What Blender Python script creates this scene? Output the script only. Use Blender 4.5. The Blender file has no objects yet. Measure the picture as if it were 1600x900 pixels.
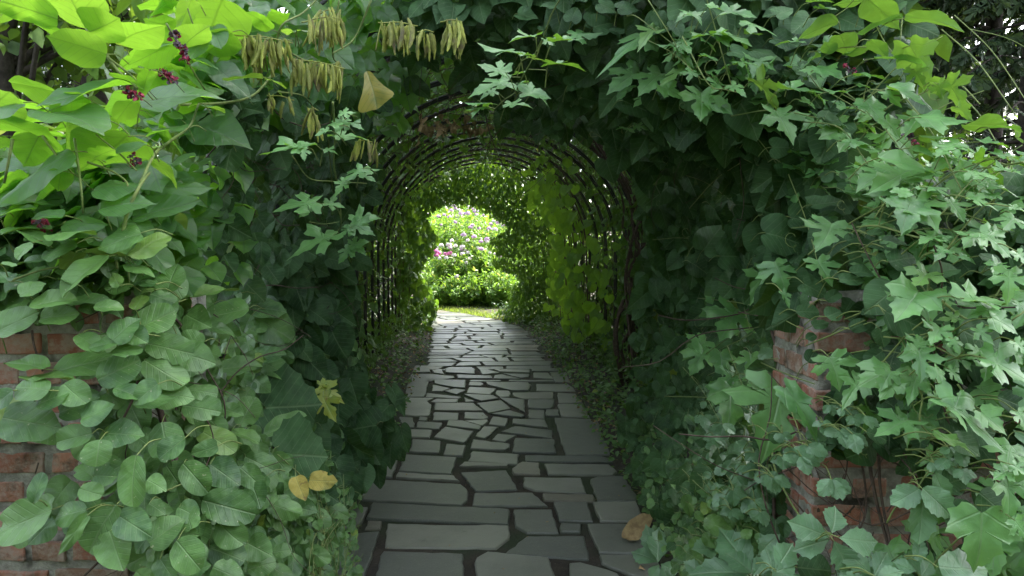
import bpy, math, random
import numpy as np
from mathutils import Vector
R = math.radians
random.seed(7)
rng = np.random.default_rng(11)
scn = bpy.context.scene
col = scn.collection

# ------------------------------------------------------------------ camera
F, CAMH, PITCH = 1209.0, 1.55, math.atan(75 / 1209.0)
cam_d = bpy.data.cameras.new('camera'); cam = bpy.data.objects.new('camera', cam_d); col.objects.link(cam)
cam.location = (0, 0, CAMH); cam.rotation_euler = (R(90) - PITCH, 0, 0)
cam_d.sensor_width = 36; cam_d.lens = 36 * F / 1600; cam_d.clip_start = 0.05; cam_d.clip_end = 600
scn.camera = cam

# ------------------------------------------------------------------ light
SUN_EL, SUN_AZ = 50, 50            # azimuth clockwise from the view direction (+Y)
w = bpy.data.worlds.new('World'); scn.world = w; w.use_nodes = True
wn = w.node_tree; wn.nodes.clear()
wo = wn.nodes.new('ShaderNodeOutputWorld'); wb = wn.nodes.new('ShaderNodeBackground'); sk = wn.nodes.new('ShaderNodeTexSky')
sk.sky_type = 'NISHITA'; sk.sun_disc = False; sk.sun_elevation = R(SUN_EL); sk.sun_rotation = R(SUN_AZ)
sk.dust_density = 3.5; sk.air_density = 1.0; sk.ozone_density = 1.0
wb.inputs[1].default_value = 0.15
_hs = wn.nodes.new('ShaderNodeHueSaturation'); _hs.inputs['Saturation'].default_value = .45   # hazy summer sky
wn.links.new(sk.outputs[0], _hs.inputs['Color']); wn.links.new(_hs.outputs[0], wb.inputs[0]); wn.links.new(wb.outputs[0], wo.inputs[0])
sd = bpy.data.lights.new('sun', 'SUN'); sun = bpy.data.objects.new('sun', sd); col.objects.link(sun)
sd.energy = 2.6; sd.angle = R(2.5); sd.color = (1.0, 0.95, 0.86)
_s = Vector((math.sin(R(SUN_AZ)) * math.cos(R(SUN_EL)), math.cos(R(SUN_AZ)) * math.cos(R(SUN_EL)), math.sin(R(SUN_EL))))
sun.rotation_euler = _s.to_track_quat('Z', 'Y').to_euler()
scn.view_settings.view_transform = 'Standard'; scn.view_settings.look = 'None'
scn.view_settings.exposure = 2.95; scn.view_settings.gamma = 1.0
scn.cycles.max_bounces = 8; scn.cycles.diffuse_bounces = 3; scn.cycles.transmission_bounces = 6; scn.cycles.glossy_bounces = 2
scn.cycles.use_denoising = True
scn.cycles.sample_clamp_indirect = 6.0

# ------------------------------------------------------------------ helpers
cp, sp_ = math.cos(PITCH), math.sin(PITCH)
def ray(px, py):
    a = (px - 800) / F; b = -(py - 450) / F
    return np.array([a, cp + b * sp_, -sp_ + b * cp])
def at(px, py, d):
    r = ray(px, py); return np.array([0, 0, CAMH]) + r * (d / r[1])
def atv(px, py, d):
    px = np.asarray(px, float); py = np.asarray(py, float); d = np.asarray(d, float)
    a = (px - 800) / F; b = -(py - 450) / F
    ry = cp + b * sp_; rz = -sp_ + b * cp
    return np.stack([a * d / ry, d, CAMH + rz * d / ry], 1)
def ground(px, py, z=0.0):
    r = ray(px, py); t = (z - CAMH) / r[2]; return np.array([0, 0, CAMH]) + r * t
def cx(y):
    y = np.asarray(y, float)
    base = 0.0173 - 0.0112 * y - 0.00236 * y * y
    return base - np.where(y > 12.8, 0.09 * (y - 12.8) ** 2, 0)
def tx(y):
    y = np.asarray(y, float)
    return 0.0173 - 0.0112 * y - 0.00236 * y * y + 0.08
def nrm(v): return v / np.maximum(np.linalg.norm(v, axis=-1, keepdims=True), 1e-9)

def empty(name, loc, label=None, cat=None, group=None):
    o = bpy.data.objects.new(name, None); col.objects.link(o); o.location = tuple(float(c) for c in loc)
    o.empty_display_size = 0.1
    if label: tag(o, label, cat, group)
    return o
def tag(o, label=None, cat=None, group=None, kind=None):
    if label: o['label'] = label
    if cat: o['category'] = cat
    if group: o['group'] = group
    if kind: o['kind'] = kind
    return o
LOCAL = [False]      # True while a thing is modelled round its own origin
def link(name, me, mat, parent=None):
    o = bpy.data.objects.new(name, me); col.objects.link(o)
    if mat: me.materials.append(mat)
    if parent is not None:
        o.parent = parent
        if not LOCAL[0]:
            q = parent; off = Vector((0, 0, 0))
            while q is not None: off += q.location; q = q.parent
            o.location = -off
    return o

class MB:
    """collects polygons; one mesh object at the end"""
    def __init__(s): s.v = []; s.n = 0; s.t = []; s.uv = []; s.tint = []
    def tris(s, V, T, uv=None, tint=(0.5, 0, 0.5)):
        V = np.asarray(V, float).reshape(-1, 3); T = np.asarray(T, int).reshape(-1, 3)
        s.v.append(V); s.t.append(T + s.n); s.n += len(V)
        s.uv.append(np.zeros((len(V), 2)) if uv is None else np.asarray(uv, float))
        tint = np.asarray(tint, float)
        s.tint.append(np.tile(tint, (len(V), 1)) if tint.ndim == 1 else tint)
    def tube(s, pts, r0, r1=None, n=5, tint=(0.5, 0, 0.5), cap=True):
        P = np.asarray(pts, float); m = len(P)
        if r1 is None: r1 = r0
        rr = np.linspace(r0, r1, m)
        T = np.gradient(P, axis=0); T = nrm(T)
        up = np.array([0, 0, 1.0]) if abs(T[0][2]) < 0.9 else np.array([1.0, 0, 0])
        A = nrm(np.cross(T, up)); B = np.cross(T, A)
        th = np.arange(n) * 2 * math.pi / n
        V = (P[:, None, :] + rr[:, None, None] * (np.cos(th)[None, :, None] * A[:, None, :] + np.sin(th)[None, :, None] * B[:, None, :])).reshape(-1, 3)
        i = np.arange(m - 1)[:, None] * n; j = np.arange(n)[None, :]; k = (j + 1) % n
        a = (i + j).ravel(); b = (i + k).ravel(); c = a + n; d = b + n
        tr = np.concatenate([np.stack([a, b, d], 1), np.stack([a, d, c], 1)])
        if cap:
            V = np.concatenate([V, P[:1], P[-1:]])
            jj = np.arange(n); kk = (jj + 1) % n
            tr = np.concatenate([tr, np.stack([np.full(n, m * n), kk, jj], 1), np.stack([np.full(n, m * n + 1), (m - 1) * n + jj, (m - 1) * n + kk], 1)])
        s.tris(V, tr, None, tint)
    def build(s, name, mat, parent=None, smooth=True):
        me = bpy.data.meshes.new(name)
        V = np.concatenate(s.v); T = np.concatenate(s.t); U = np.concatenate(s.uv); C = np.concatenate(s.tint)
        me.vertices.add(len(V)); me.vertices.foreach_set('co', V.ravel().astype('f'))
        me.loops.add(T.size); me.loops.foreach_set('vertex_index', T.ravel().astype('i'))
        me.polygons.add(len(T)); me.polygons.foreach_set('loop_start', (np.arange(len(T)) * 3).astype('i'))
        me.polygons.foreach_set('use_smooth', np.full(len(T), smooth))
        ul = me.uv_layers.new(name='UVMap'); ul.data.foreach_set('uv', U[T.ravel()].ravel().astype('f'))
        ca = me.color_attributes.new('tint', 'FLOAT_COLOR', 'POINT')
        ca.data.foreach_set('color', np.concatenate([C, np.ones((len(C), 1))], 1).ravel().astype('f'))
        me.update(calc_edges=True); me.validate()
        return link(name, me, mat, parent)

def spline(pts, per=5):
    P = np.asarray(pts, float); m = len(P)
    if m < 3: return P if m < 2 else P[0] + (P[1] - P[0]) * np.linspace(0, 1, 3)[:, None]
    Q = np.concatenate([[2 * P[0] - P[1]], P, [2 * P[-1] - P[-2]]]); out = []
    for i in range(1, m):
        p0, p1, p2, p3 = Q[i - 1], Q[i], Q[i + 1], Q[i + 2]
        for t in np.arange(per) / per:
            out.append(0.5 * ((2 * p1) + (-p0 + p2) * t + (2 * p0 - 5 * p1 + 4 * p2 - p3) * t * t + (-p0 + 3 * p1 - 3 * p2 + p3) * t ** 3))
    out.append(P[-1]); return np.array(out)

# ------------------------------------------------------------------ leaf templates: x across, y from petiole (0) to tip (1)
def template(right, sub=1, rings=(0.55,), teeth=0.0, centre=(0, 0.38)):
    r = [np.array(p, float) for p in right]
    full = r + [np.array([-p[0], p[1]]) for p in r[-2:0:-1]]
    P = np.array(full)
    if sub > 1:
        m = len(P); Q = []
        for i in range(m):
            p0, p1, p2, p3 = P[i - 1], P[i], P[(i + 1) % m], P[(i + 2) % m]
            for k in range(sub):
                t = k / sub
                Q.append(0.5 * ((2 * p1) + (-p0 + p2) * t + (2 * p0 - 5 * p1 + 4 * p2 - p3) * t * t + (-p0 + 3 * p1 - 3 * p2 + p3) * t ** 3))
        P = np.array(Q)
    c = np.array(centre, float)
    if teeth:
        f = np.where(np.arange(len(P)) % 2 == 0, 1 + teeth, 1 - teeth)
        P = c + (P - c) * f[:, None]
    K = len(P); V = [c[None, :]]
    for q in rings: V.append(c + (P - c) * q)
    V.append(P); V = np.concatenate(V); nr = len(rings) + 1
    T = []
    for j in range(K): T.append((0, 1 + j, 1 + (j + 1) % K))
    for q in range(nr - 1):
        a, b = 1 + q * K, 1 + (q + 1) * K
        for j in range(K):
            k = (j + 1) % K; T += [(a + j, b + j, b + k), (a + j, b + k, a + k)]
    return V, np.array(T)
SH = {
 'K': [(0,0),(.18,.015),(.36,.13),(.44,.32),(.41,.52),(.29,.72),(.14,.88),(.04,.965),(0,1.03)],
 'O': [(0,0),(.13,.02),(.29,.13),(.38,.33),(.41,.55),(.36,.77),(.22,.93),(.08,.985),(0,.985)],
 'Q': [(0,0),(.20,-.01),(.37,.10),(.45,.28),(.43,.46),(.36,.63),(.26,.79),(.11,.91),(0,.99)],
 'H': [(0,.02),(.10,-.09),(.28,-.13),(.44,0),(.50,.22),(.44,.48),(.30,.71),(.13,.89),(0,1.0)],
 'L': [(0,.0),(.11,-.10),(.27,-.19),(.38,-.12),(.52,-.14),(.50,.0),(.40,.06),(.23,.11),(.40,.17),(.52,.14),(.60,.25),(.80,.40),(.63,.44),(.58,.54),(.42,.49),(.26,.37),(.17,.37),(.19,.50),(.32,.60),(.30,.70),(.21,.76),(.20,.88),(.10,.95),(0,1.14)],
 'P': [(0,.02),(.14,-.12),(.32,-.14),(.40,-.04),(.54,.0),(.50,.14),(.58,.26),(.66,.42),(.50,.44),(.42,.52),(.33,.46),(.30,.56),(.34,.68),(.22,.74),(.18,.86),(.08,.93),(0,1.06)],
 'G': [(0,.03),(.14,-.12),(.34,-.14),(.40,-.04),(.55,.02),(.55,.18),(.66,.34),(.56,.46),(.50,.60),(.34,.68),(.28,.84),(.12,.90),(0,1.0)],
 'T': [(0,0),(.14,.04),(.24,.14),(.27,.20),(.37,.32),(.35,.38),(.41,.52),(.34,.58),(.36,.70),(.24,.76),(.22,.87),(.10,.92),(0,1.0)],
 'V': [(0,0),(.05,.10),(.13,.22),(.16,.25),(.24,.40),(.24,.45),(.31,.58),(.26,.63),(.28,.73),(.19,.79),(.17,.87),(.06,.95),(0,1.06)],
 'Y': [(0,0),(.10,.05),(.17,.25),(.30,.50),(.50,.80),(.46,.92),(.22,.96),(0,1.0)],
 'N': [(0,0),(.10,.15),(.15,.38),(.13,.62),(.07,.84),(0,1.0)],
 'S': [(0,0),(.03,.1),(.22,.22),(.05,.2),(.26,.42),(.05,.36),(.24,.62),(.05,.54),(.2,.78),(.05,.7),(.12,.92),(0,1.0)],
}
CEN = {'H': (0, .3), 'L': (0, .24), 'P': (0, .3), 'G': (0, .3)}
TP = {}
for k, rt in SH.items():
    c = CEN.get(k, (0, .42))
    smooth = k in 'KOHNQY'
    TP[k + '3'] = template(rt, 3 if smooth else 2, (.3, .65, .88), .012 if not smooth else 0, c)
    TP[k + '2'] = template(rt, 2 if smooth else 1, (.55,), .0, c)
    TP[k + '1'] = template(rt[::2] if (smooth and len(rt) % 2) else rt, 1, (), .0, c)
TP['D1'] = (np.array([[0, 0], [.3, .45], [0, 1], [-.3, .45]], float), np.array([[0, 1, 2], [0, 2, 3]]))
TP['M1'] = (np.array([[0, 0], [.34, .22], [.36, .6], [0, 1], [-.36, .6], [-.34, .22]], float), np.array([[0, 1, 2], [0, 2, 3], [0, 3, 4], [0, 4, 5]]))

def leaves(mb, tp, P, Y, N, L, W=1.0, tint=None, fold=0.18, droop=0.22, wave=0.05):
    """P base points, Y tip directions, N normals, L lengths"""
    V, T = TP[tp]; P = np.asarray(P, float).reshape(-1, 3); n = len(P)
    if n == 0: return
    Y = nrm(np.broadcast_to(np.asarray(Y, float), (n, 3))); N = np.broadcast_to(np.asarray(N, float), (n, 3))
    X = nrm(np.cross(Y, N)); Z = np.cross(X, Y)
    L = np.broadcast_to(np.asarray(L, float), (n,)); W = np.broadcast_to(np.asarray(W, float), (n,))
    fold = np.broadcast_to(np.asarray(fold, float), (n,)) * rng.uniform(.3, 1.5, n); droop = np.broadcast_to(np.asarray(droop, float), (n,)) * rng.uniform(.1, 1.9, n)
    ph = rng.uniform(0, 6.28, n); ph2 = rng.uniform(0, 6.28, n); skew = rng.normal(0, .07, n)
    x = V[:, 0][None, :]; y = V[:, 1][None, :]
    ang = np.arctan2(x, y - .4); r2 = x * x + (y - .4) ** 2
    z = fold[:, None] * np.abs(x) * np.where(rng.random(n) < .8, 1, -1)[:, None] - droop[:, None] * y * y + wave * np.sin(ang * 3 + ph[:, None]) * r2 * 2.5 \
        + wave * .5 * np.sin(ang * 7 + ph2[:, None]) * r2 * 2 + (rng.normal(0, .12, n))[:, None] * x * y
    xx = x * W[:, None] + skew[:, None] * y * y; yy = np.broadcast_to(y, xx.shape)
    W3 = P[:, None, :] + L[:, None, None] * (xx[..., None] * X[:, None, :] + yy[..., None] * Y[:, None, :] + z[..., None] * Z[:, None, :])
    m = len(V)
    TT = (T[None, :, :] + (np.arange(n) * m)[:, None, None]).reshape(-1, 3)
    if tint is None: tint = np.stack([rng.random(n), np.zeros(n), rng.random(n)], 1)
    tint = np.broadcast_to(np.asarray(tint, float), (n, 3))
    if tp[-1] == '3' and tp[0] != 'Y':          # insect bites and torn edges
        K = (m - 1) // 4; c0 = W3[:, :1]
        for q in range(n):
            for _ in range(int(rng.random() < .3)):
                s0 = int(rng.integers(2, K - 5)); ln = int(rng.integers(1, 4)); f = rng.uniform(.74, .92)
                ids = 1 + 3 * K + np.arange(s0, s0 + ln); W3[q, ids] = c0[q, 0] + (W3[q, ids] - c0[q, 0]) * f
                ids = 1 + 2 * K + np.arange(s0, s0 + ln); W3[q, ids] = c0[q, 0] + (W3[q, ids] - c0[q, 0]) * min(1, f / .88 * .98)
    mb.tris(W3.reshape(-1, 3), TT, np.tile(V, (n, 1)), np.repeat(tint, m, 0))
def rtint(n, yel=0.0, lo=0, hi=1):
    return np.stack([rng.uniform(lo, hi, n), (rng.random(n) < yel) * rng.uniform(.1, .45, n), rng.random(n)], 1)

# ------------------------------------------------------------------ materials
def newmat(name):
    m = bpy.data.materials.new(name); m.use_nodes = True; nt = m.node_tree; nt.nodes.clear()
    return m, nt, nt.nodes, nt.links
def mixc(nt, fac, a, b, mode='MIX'):
    n = nt.nodes.new('ShaderNodeMix'); n.data_type = 'RGBA'; n.blend_type = mode
    for i, v in ((0, fac), (6, a), (7, b)):
        if isinstance(v, (int, float)): n.inputs[i].default_value = v
        elif isinstance(v, tuple): n.inputs[i].default_value = (*v[:3], 1)
        else: nt.links.new(v, n.inputs[i])
    return n.outputs[2]
def math_(nt, op, a, b=None, c=None, clamp=False):
    n = nt.nodes.new('ShaderNodeMath'); n.operation = op; n.use_clamp = clamp
    for i, v in enumerate((a, b, c)):
        if v is None: continue
        if isinstance(v, (int, float)): n.inputs[i].default_value = v
        else: nt.links.new(v, n.inputs[i])
    return n.outputs[0]
def noise(nt, vec, scale, detail=3, rough=.55):
    n = nt.nodes.new('ShaderNodeTexNoise'); n.inputs['Scale'].default_value = scale; n.inputs['Detail'].default_value = detail
    n.inputs['Roughness'].default_value = rough
    if vec is not None: nt.links.new(vec, n.inputs['Vector'])
    return n.outputs['Fac']
def ramp(nt, fac, a, b):
    return math_(nt, 'DIVIDE', math_(nt, 'SUBTRACT', fac, a), b - a, clamp=True)
def coords(nt): return nt.nodes.new('ShaderNodeTexCoord').outputs['Object']

def leafmat(name, c1, c2, trans, young=(.20, .30, .03), yellow=(.46, .38, .09), veins='pin', spec=.45, rough=.5, tfac=.38, spots=.3):
    m, nt, N, L = newmat(name)
    att = N.new('ShaderNodeAttribute'); att.attribute_name = 'tint'
    sep = N.new('ShaderNodeSeparateColor'); L.new(att.outputs['Color'], sep.inputs[0])
    t, yl, rd = sep.outputs
    obj = coords(nt)
    c = mixc(nt, t, c1, c2)
    blot = noise(nt, obj, 22, 4)
    c = mixc(nt, math_(nt, 'MULTIPLY', ramp(nt, blot, .42, .70), .5), c, tuple(min(1, v * 1.7) for v in c2))
    if spots:
        sps = noise(nt, obj, 130, 2)
        c = mixc(nt, math_(nt, 'MULTIPLY', ramp(nt, sps, .70, .74), spots), c, (.35, .36, .22))
    y1 = math_(nt, 'MULTIPLY', yl, 2.0, clamp=True)
    y2 = math_(nt, 'MULTIPLY', math_(nt, 'SUBTRACT', yl, .5), 2.0, clamp=True)
    yc = mixc(nt, y2, young, yellow)
    yc = mixc(nt, ramp(nt, noise(nt, obj, 16, 4), .50, .66), yc, mixc(nt, .6, yc, c2))
    yc = mixc(nt, ramp(nt, noise(nt, obj, 45, 3), .62, .70), yc, (.22, .14, .05))
    c = mixc(nt, y1, c, yc)
    vein = None
    if veins:
        uv = N.new('ShaderNodeUVMap'); uv.uv_map = 'UVMap'
        su = N.new('ShaderNodeSeparateXYZ'); L.new(uv.outputs[0], su.inputs[0])
        ax = math_(nt, 'ABSOLUTE', su.outputs[0]); y = su.outputs[1]
        mid = math_(nt, 'SUBTRACT', 1.0, ramp(nt, ax, .006, .024))
        if veins == 'pin':
            s = math_(nt, 'SUBTRACT', y, math_(nt, 'MULTIPLY', ax, .75))
            fr = math_(nt, 'ABSOLUTE', math_(nt, 'SUBTRACT', math_(nt, 'FRACT', math_(nt, 'MULTIPLY', s, 6.5)), .5))
            side = math_(nt, 'SUBTRACT', 1.0, ramp(nt, fr, .03, .09))
        elif veins == 'arc':
            s = math_(nt, 'DIVIDE', ax, math_(nt, 'MAXIMUM', math_(nt, 'SUBTRACT', 1.02, math_(nt, 'POWER', math_(nt, 'ABSOLUTE', math_(nt, 'SUBTRACT', y, .35)), 2.0)), .1))
            fr = math_(nt, 'ABSOLUTE', math_(nt, 'SUBTRACT', math_(nt, 'FRACT', math_(nt, 'MULTIPLY', s, 5.0)), .5))
            side = math_(nt, 'SUBTRACT', 1.0, ramp(nt, fr, .03, .08))
        else:
            a = math_(nt, 'ARCTAN2', su.outputs[0], math_(nt, 'ADD', y, .02))
            r_ = math_(nt, 'SQRT', math_(nt, 'ADD', math_(nt, 'MULTIPLY', ax, ax), math_(nt, 'MULTIPLY', y, y)))
            fr = math_(nt, 'ABSOLUTE', math_(nt, 'SUBTRACT', math_(nt, 'FRACT', math_(nt, 'ADD', math_(nt, 'DIVIDE', a, 1.05), .5)), .5))
            side = math_(nt, 'SUBTRACT', 1.0, ramp(nt, math_(nt, 'MULTIPLY', fr, r_), .006, .022))
        vein = math_(nt, 'MAXIMUM', mid, math_(nt, 'MULTIPLY', side, .55))
        c = mixc(nt, math_(nt, 'MULTIPLY', vein, .30), c, (.24, .34, .16))
    pb = N.new('ShaderNodeBsdfPrincipled'); L.new(c, pb.inputs['Base Color'])
    pb.inputs['Roughness'].default_value = rough; pb.inputs['Specular IOR Level'].default_value = spec
    bp = N.new('ShaderNodeBump'); bp.inputs['Strength'].default_value = .35; bp.inputs['Distance'].default_value = .004
    h = noise(nt, obj, 60, 3)
    if vein is not None: h = math_(nt, 'SUBTRACT', h, math_(nt, 'MULTIPLY', vein, 1.2))
    L.new(h, bp.inputs['Height']); L.new(bp.outputs[0], pb.inputs['Normal'])
    tr = N.new('ShaderNodeBsdfTranslucent')
    tc = mixc(nt, y1, trans, tuple(min(.9, v * 2.2) for v in yellow))
    if vein is not None: tc = mixc(nt, math_(nt, 'MULTIPLY', vein, .7), tc, tuple(v * .45 for v in trans))
    tc = mixc(nt, math_(nt, 'MULTIPLY', rd, .35), tc, tuple(v * .55 for v in trans))
    L.new(tc, tr.inputs['Color'])
    mx = N.new('ShaderNodeMixShader'); mx.inputs[0].default_value = tfac
    L.new(pb.outputs[0], mx.inputs[1]); L.new(tr.outputs[0], mx.inputs[2])
    out = N.new('ShaderNodeOutputMaterial'); L.new(mx.outputs[0], out.inputs[0])
    return m

def plainmat(name, c1, c2, scale=20, rough=.8, spec=.3, bump=.3, dist=.004, use_tint=False, metallic=0, c3=None):
    m, nt, N, L = newmat(name); obj = coords(nt)
    f = ramp(nt, noise(nt, obj, scale, 5, .65), .35, .65)
    c = mixc(nt, f, c1, c2)
    if c3: c = mixc(nt, ramp(nt, noise(nt, obj, scale * .3, 3), .52, .66), c, c3)
    if use_tint:
        att = N.new('ShaderNodeAttribute'); att.attribute_name = 'tint'
        sep = N.new('ShaderNodeSeparateColor'); L.new(att.outputs['Color'], sep.inputs[0])
        br = N.new('ShaderNodeBrightContrast'); 
        c = mixc(nt, 1.0, c, mixc(nt, sep.outputs[0], (.55, .55, .55), (1.25, 1.25, 1.25)), 'MULTIPLY')
    pb = N.new('ShaderNodeBsdfPrincipled'); L.new(c, pb.inputs['Base Color'])
    pb.inputs['Roughness'].default_value = rough; pb.inputs['Specular IOR Level'].default_value = spec; pb.inputs['Metallic'].default_value = metallic
    bp = N.new('ShaderNodeBump'); bp.inputs['Strength'].default_value = bump; bp.inputs['Distance'].default_value = dist
    L.new(noise(nt, obj, scale * 3, 5, .7), bp.inputs['Height']); L.new(bp.outputs[0], pb.inputs['Normal'])
    out = N.new('ShaderNodeOutputMaterial'); L.new(pb.outputs[0], out.inputs[0])
    return m

GT = (.42, .62, .04)
M = {}
M['kudzu'] = leafmat('kudzu leaf', (.030, .088, .032), (.074, .160, .058), (.40, .84, .04), veins='pin', tfac=.42, rough=.40, spec=.85)
M['ovate'] = leafmat('rounded leaf', (.026, .084, .022), (.095, .200, .050), (.28, .50, .04), veins='pin', tfac=.14, spots=.8, rough=.46, spec=.55)
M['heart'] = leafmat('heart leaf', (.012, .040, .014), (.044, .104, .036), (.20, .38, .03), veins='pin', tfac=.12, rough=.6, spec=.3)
M['lobed'] = leafmat('lobed leaf', (.045, .140, .040), (.115, .255, .078), (.36, .74, .05), veins='palm', tfac=.22, spots=.4, rough=.43, spec=.6)
M['serrate'] = leafmat('toothed leaf', (.060, .145, .065), (.100, .205, .095), (.30, .52, .05), veins='pin', tfac=.16, rough=.42, spec=.7)
M['arch'] = leafmat('arbour leaf', (.040, .100, .030), (.080, .160, .045), (.26, .48, .03), veins=None, tfac=.22, spots=0)
M['garden'] = leafmat('garden leaf', (.045, .120, .025), (.130, .240, .045), (.36, .62, .05), veins=None, tfac=.30, spots=0)
M['tree'] = leafmat('tree leaf', (.035, .080, .025), (.075, .130, .035), (.30, .50, .04), veins=None, tfac=.30, spots=0)
M['needle'] = leafmat('needles', (.020, .045, .022), (.040, .070, .030), (.12, .20, .03), veins=None, tfac=.15, spots=0, rough=.65)
M['grass'] = leafmat('grass blades', (.110, .180, .035), (.210, .250, .070), (.40, .55, .05), veins=None, tfac=.30, spots=0)
M['stem'] = plainmat('green stem', (.10, .15, .045), (.21, .26, .08), 30, .6)
M['wood'] = plainmat('woody stem', (.060, .042, .032), (.120, .085, .065), 40, .85)
M['metal'] = plainmat('dark steel tube', (.012, .014, .015), (.030, .030, .028), 15, .45, .5, .15)
M['bark'] = plainmat('bark', (.030, .025, .022), (.070, .058, .050), 12, .9, .2, .8, .02)
M['pod'] = plainmat('bean pod', (.17, .21, .035), (.32, .34, .06), 60, .6, .4, .6, .004, True, c3=(.15, .13, .05))
M['petal_wine'] = plainmat('wine petal', (.20, .02, .05), (.36, .05, .10), 50, .6)
M['petal_bud'] = plainmat('withered bud', (.08, .06, .08), (.15, .11, .13), 50, .8)
M['petal_pink'] = plainmat('pink petal', (.55, .12, .36), (.72, .25, .52), 20, .6)
M['petal_lilac'] = plainmat('lilac petal', (.55, .35, .62), (.72, .52, .74), 20, .6)
M['petal_pale'] = plainmat('pale petal', (.75, .66, .76), (.82, .76, .80), 20, .6)
M['dry'] = plainmat('dry leaf', (.22, .15, .075), (.38, .28, .14), 25, .8)
# ================================================================== SETTING
def soilmat():
    m, nt, N, L = newmat('soil'); o = coords(nt)
    f = ramp(nt, noise(nt, o, 6, 6, .7), .35, .7)
    c = mixc(nt, f, (.020, .016, .012), (.060, .048, .034))
    c = mixc(nt, ramp(nt, noise(nt, o, 60, 3), .62, .70), c, (.08, .066, .046))
    c = mixc(nt, ramp(nt, noise(nt, o, 1.2, 3), .45, .60), c, (.026, .040, .016))
    pb = N.new('ShaderNodeBsdfPrincipled'); L.new(c, pb.inputs['Base Color']); pb.inputs['Roughness'].default_value = .95
    bp = N.new('ShaderNodeBump'); bp.inputs['Strength'].default_value = .8; bp.inputs['Distance'].default_value = .02
    L.new(noise(nt, o, 45, 5, .7), bp.inputs['Height']); L.new(bp.outputs[0], pb.inputs['Normal'])
    out = N.new('ShaderNodeOutputMaterial'); L.new(pb.outputs[0], out.inputs[0]); return m
M['soil'] = soilmat()
g = MB()
xs = np.concatenate([[-300, -60, -20], np.linspace(-8, 8, 65), [20, 60, 300]]); ys = np.concatenate([[-200, -20], np.linspace(-2, 30, 90), [60, 400]])
GX, GY = np.meshgrid(xs, ys, indexing='ij')
dx = np.abs(GX - cx(GY)) - .85
off = np.clip(dx, 0, .8) * .07 + np.where((np.abs(GX) < 9) & (dx > .1), rng.normal(0, .012, GX.shape), 0)
GZ = np.where(dx < .1, -.014, -.014 + off) + np.clip(GY - 19, 0, 12) * .03
i, j = np.meshgrid(np.arange(len(xs) - 1), np.arange(len(ys) - 1), indexing='ij'); q = (i * len(ys) + j).ravel()
g.tris(np.stack([GX, GY, GZ], -1).reshape(-1, 3), np.concatenate([np.stack([q, q + len(ys), q + len(ys) + 1], 1), np.stack([q, q + len(ys) + 1, q + 1], 1)]))
tag(g.build('ground', M['soil']), 'dark bare soil under and beside the stone path', kind='structure')

# ---- flagstone path (crazy paving), near stones traced, far ones laid in rows
def stonemat():
    m, nt, N, L = newmat('bluestone'); o = coords(nt)
    att = N.new('ShaderNodeAttribute'); att.attribute_name = 'tint'
    sep = N.new('ShaderNodeSeparateColor'); L.new(att.outputs['Color'], sep.inputs[0])
    c = mixc(nt, sep.outputs[0], (.052, .062, .054), (.205, .212, .172))
    c = mixc(nt, math_(nt, 'MULTIPLY', sep.outputs[1], .75), c, (.16, .13, .09))
    c = mixc(nt, ramp(nt, noise(nt, o, 2.2, 6, .65), .40, .68), c, mixc(nt, .5, c, (.055, .060, .050)))
    c = mixc(nt, math_(nt, 'MULTIPLY', ramp(nt, noise(nt, o, 14, 5, .7), .55, .75), .5), c, (.14, .15, .12))
    c = mixc(nt, math_(nt, 'MULTIPLY', ramp(nt, noise(nt, o, 170, 2, .6), .58, .70), .45), c, (.20, .21, .18))
    c = mixc(nt, math_(nt, 'MULTIPLY', ramp(nt, noise(nt, o, 5, 5, .75), .60, .72), .6), c, (.04, .045, .03))
    pb = N.new('ShaderNodeBsdfPrincipled'); L.new(c, pb.inputs['Base Color'])
    pb.inputs['Roughness'].default_value = .40; pb.inputs['Specular IOR Level'].default_value = .5
    bp = N.new('ShaderNodeBump'); bp.inputs['Strength'].default_value = .5; bp.inputs['Distance'].default_value = .006
    h = math_(nt, 'ADD', noise(nt, o, 7, 5, .6), math_(nt, 'MULTIPLY', noise(nt, o, 120, 4, .7), .5))
    L.new(h, bp.inputs['Height']); L.new(bp.outputs[0], pb.inputs['Normal'])
    out = N.new('ShaderNodeOutputMaterial'); L.new(pb.outputs[0], out.inputs[0]); return m
M['stone'] = stonemat()
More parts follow.
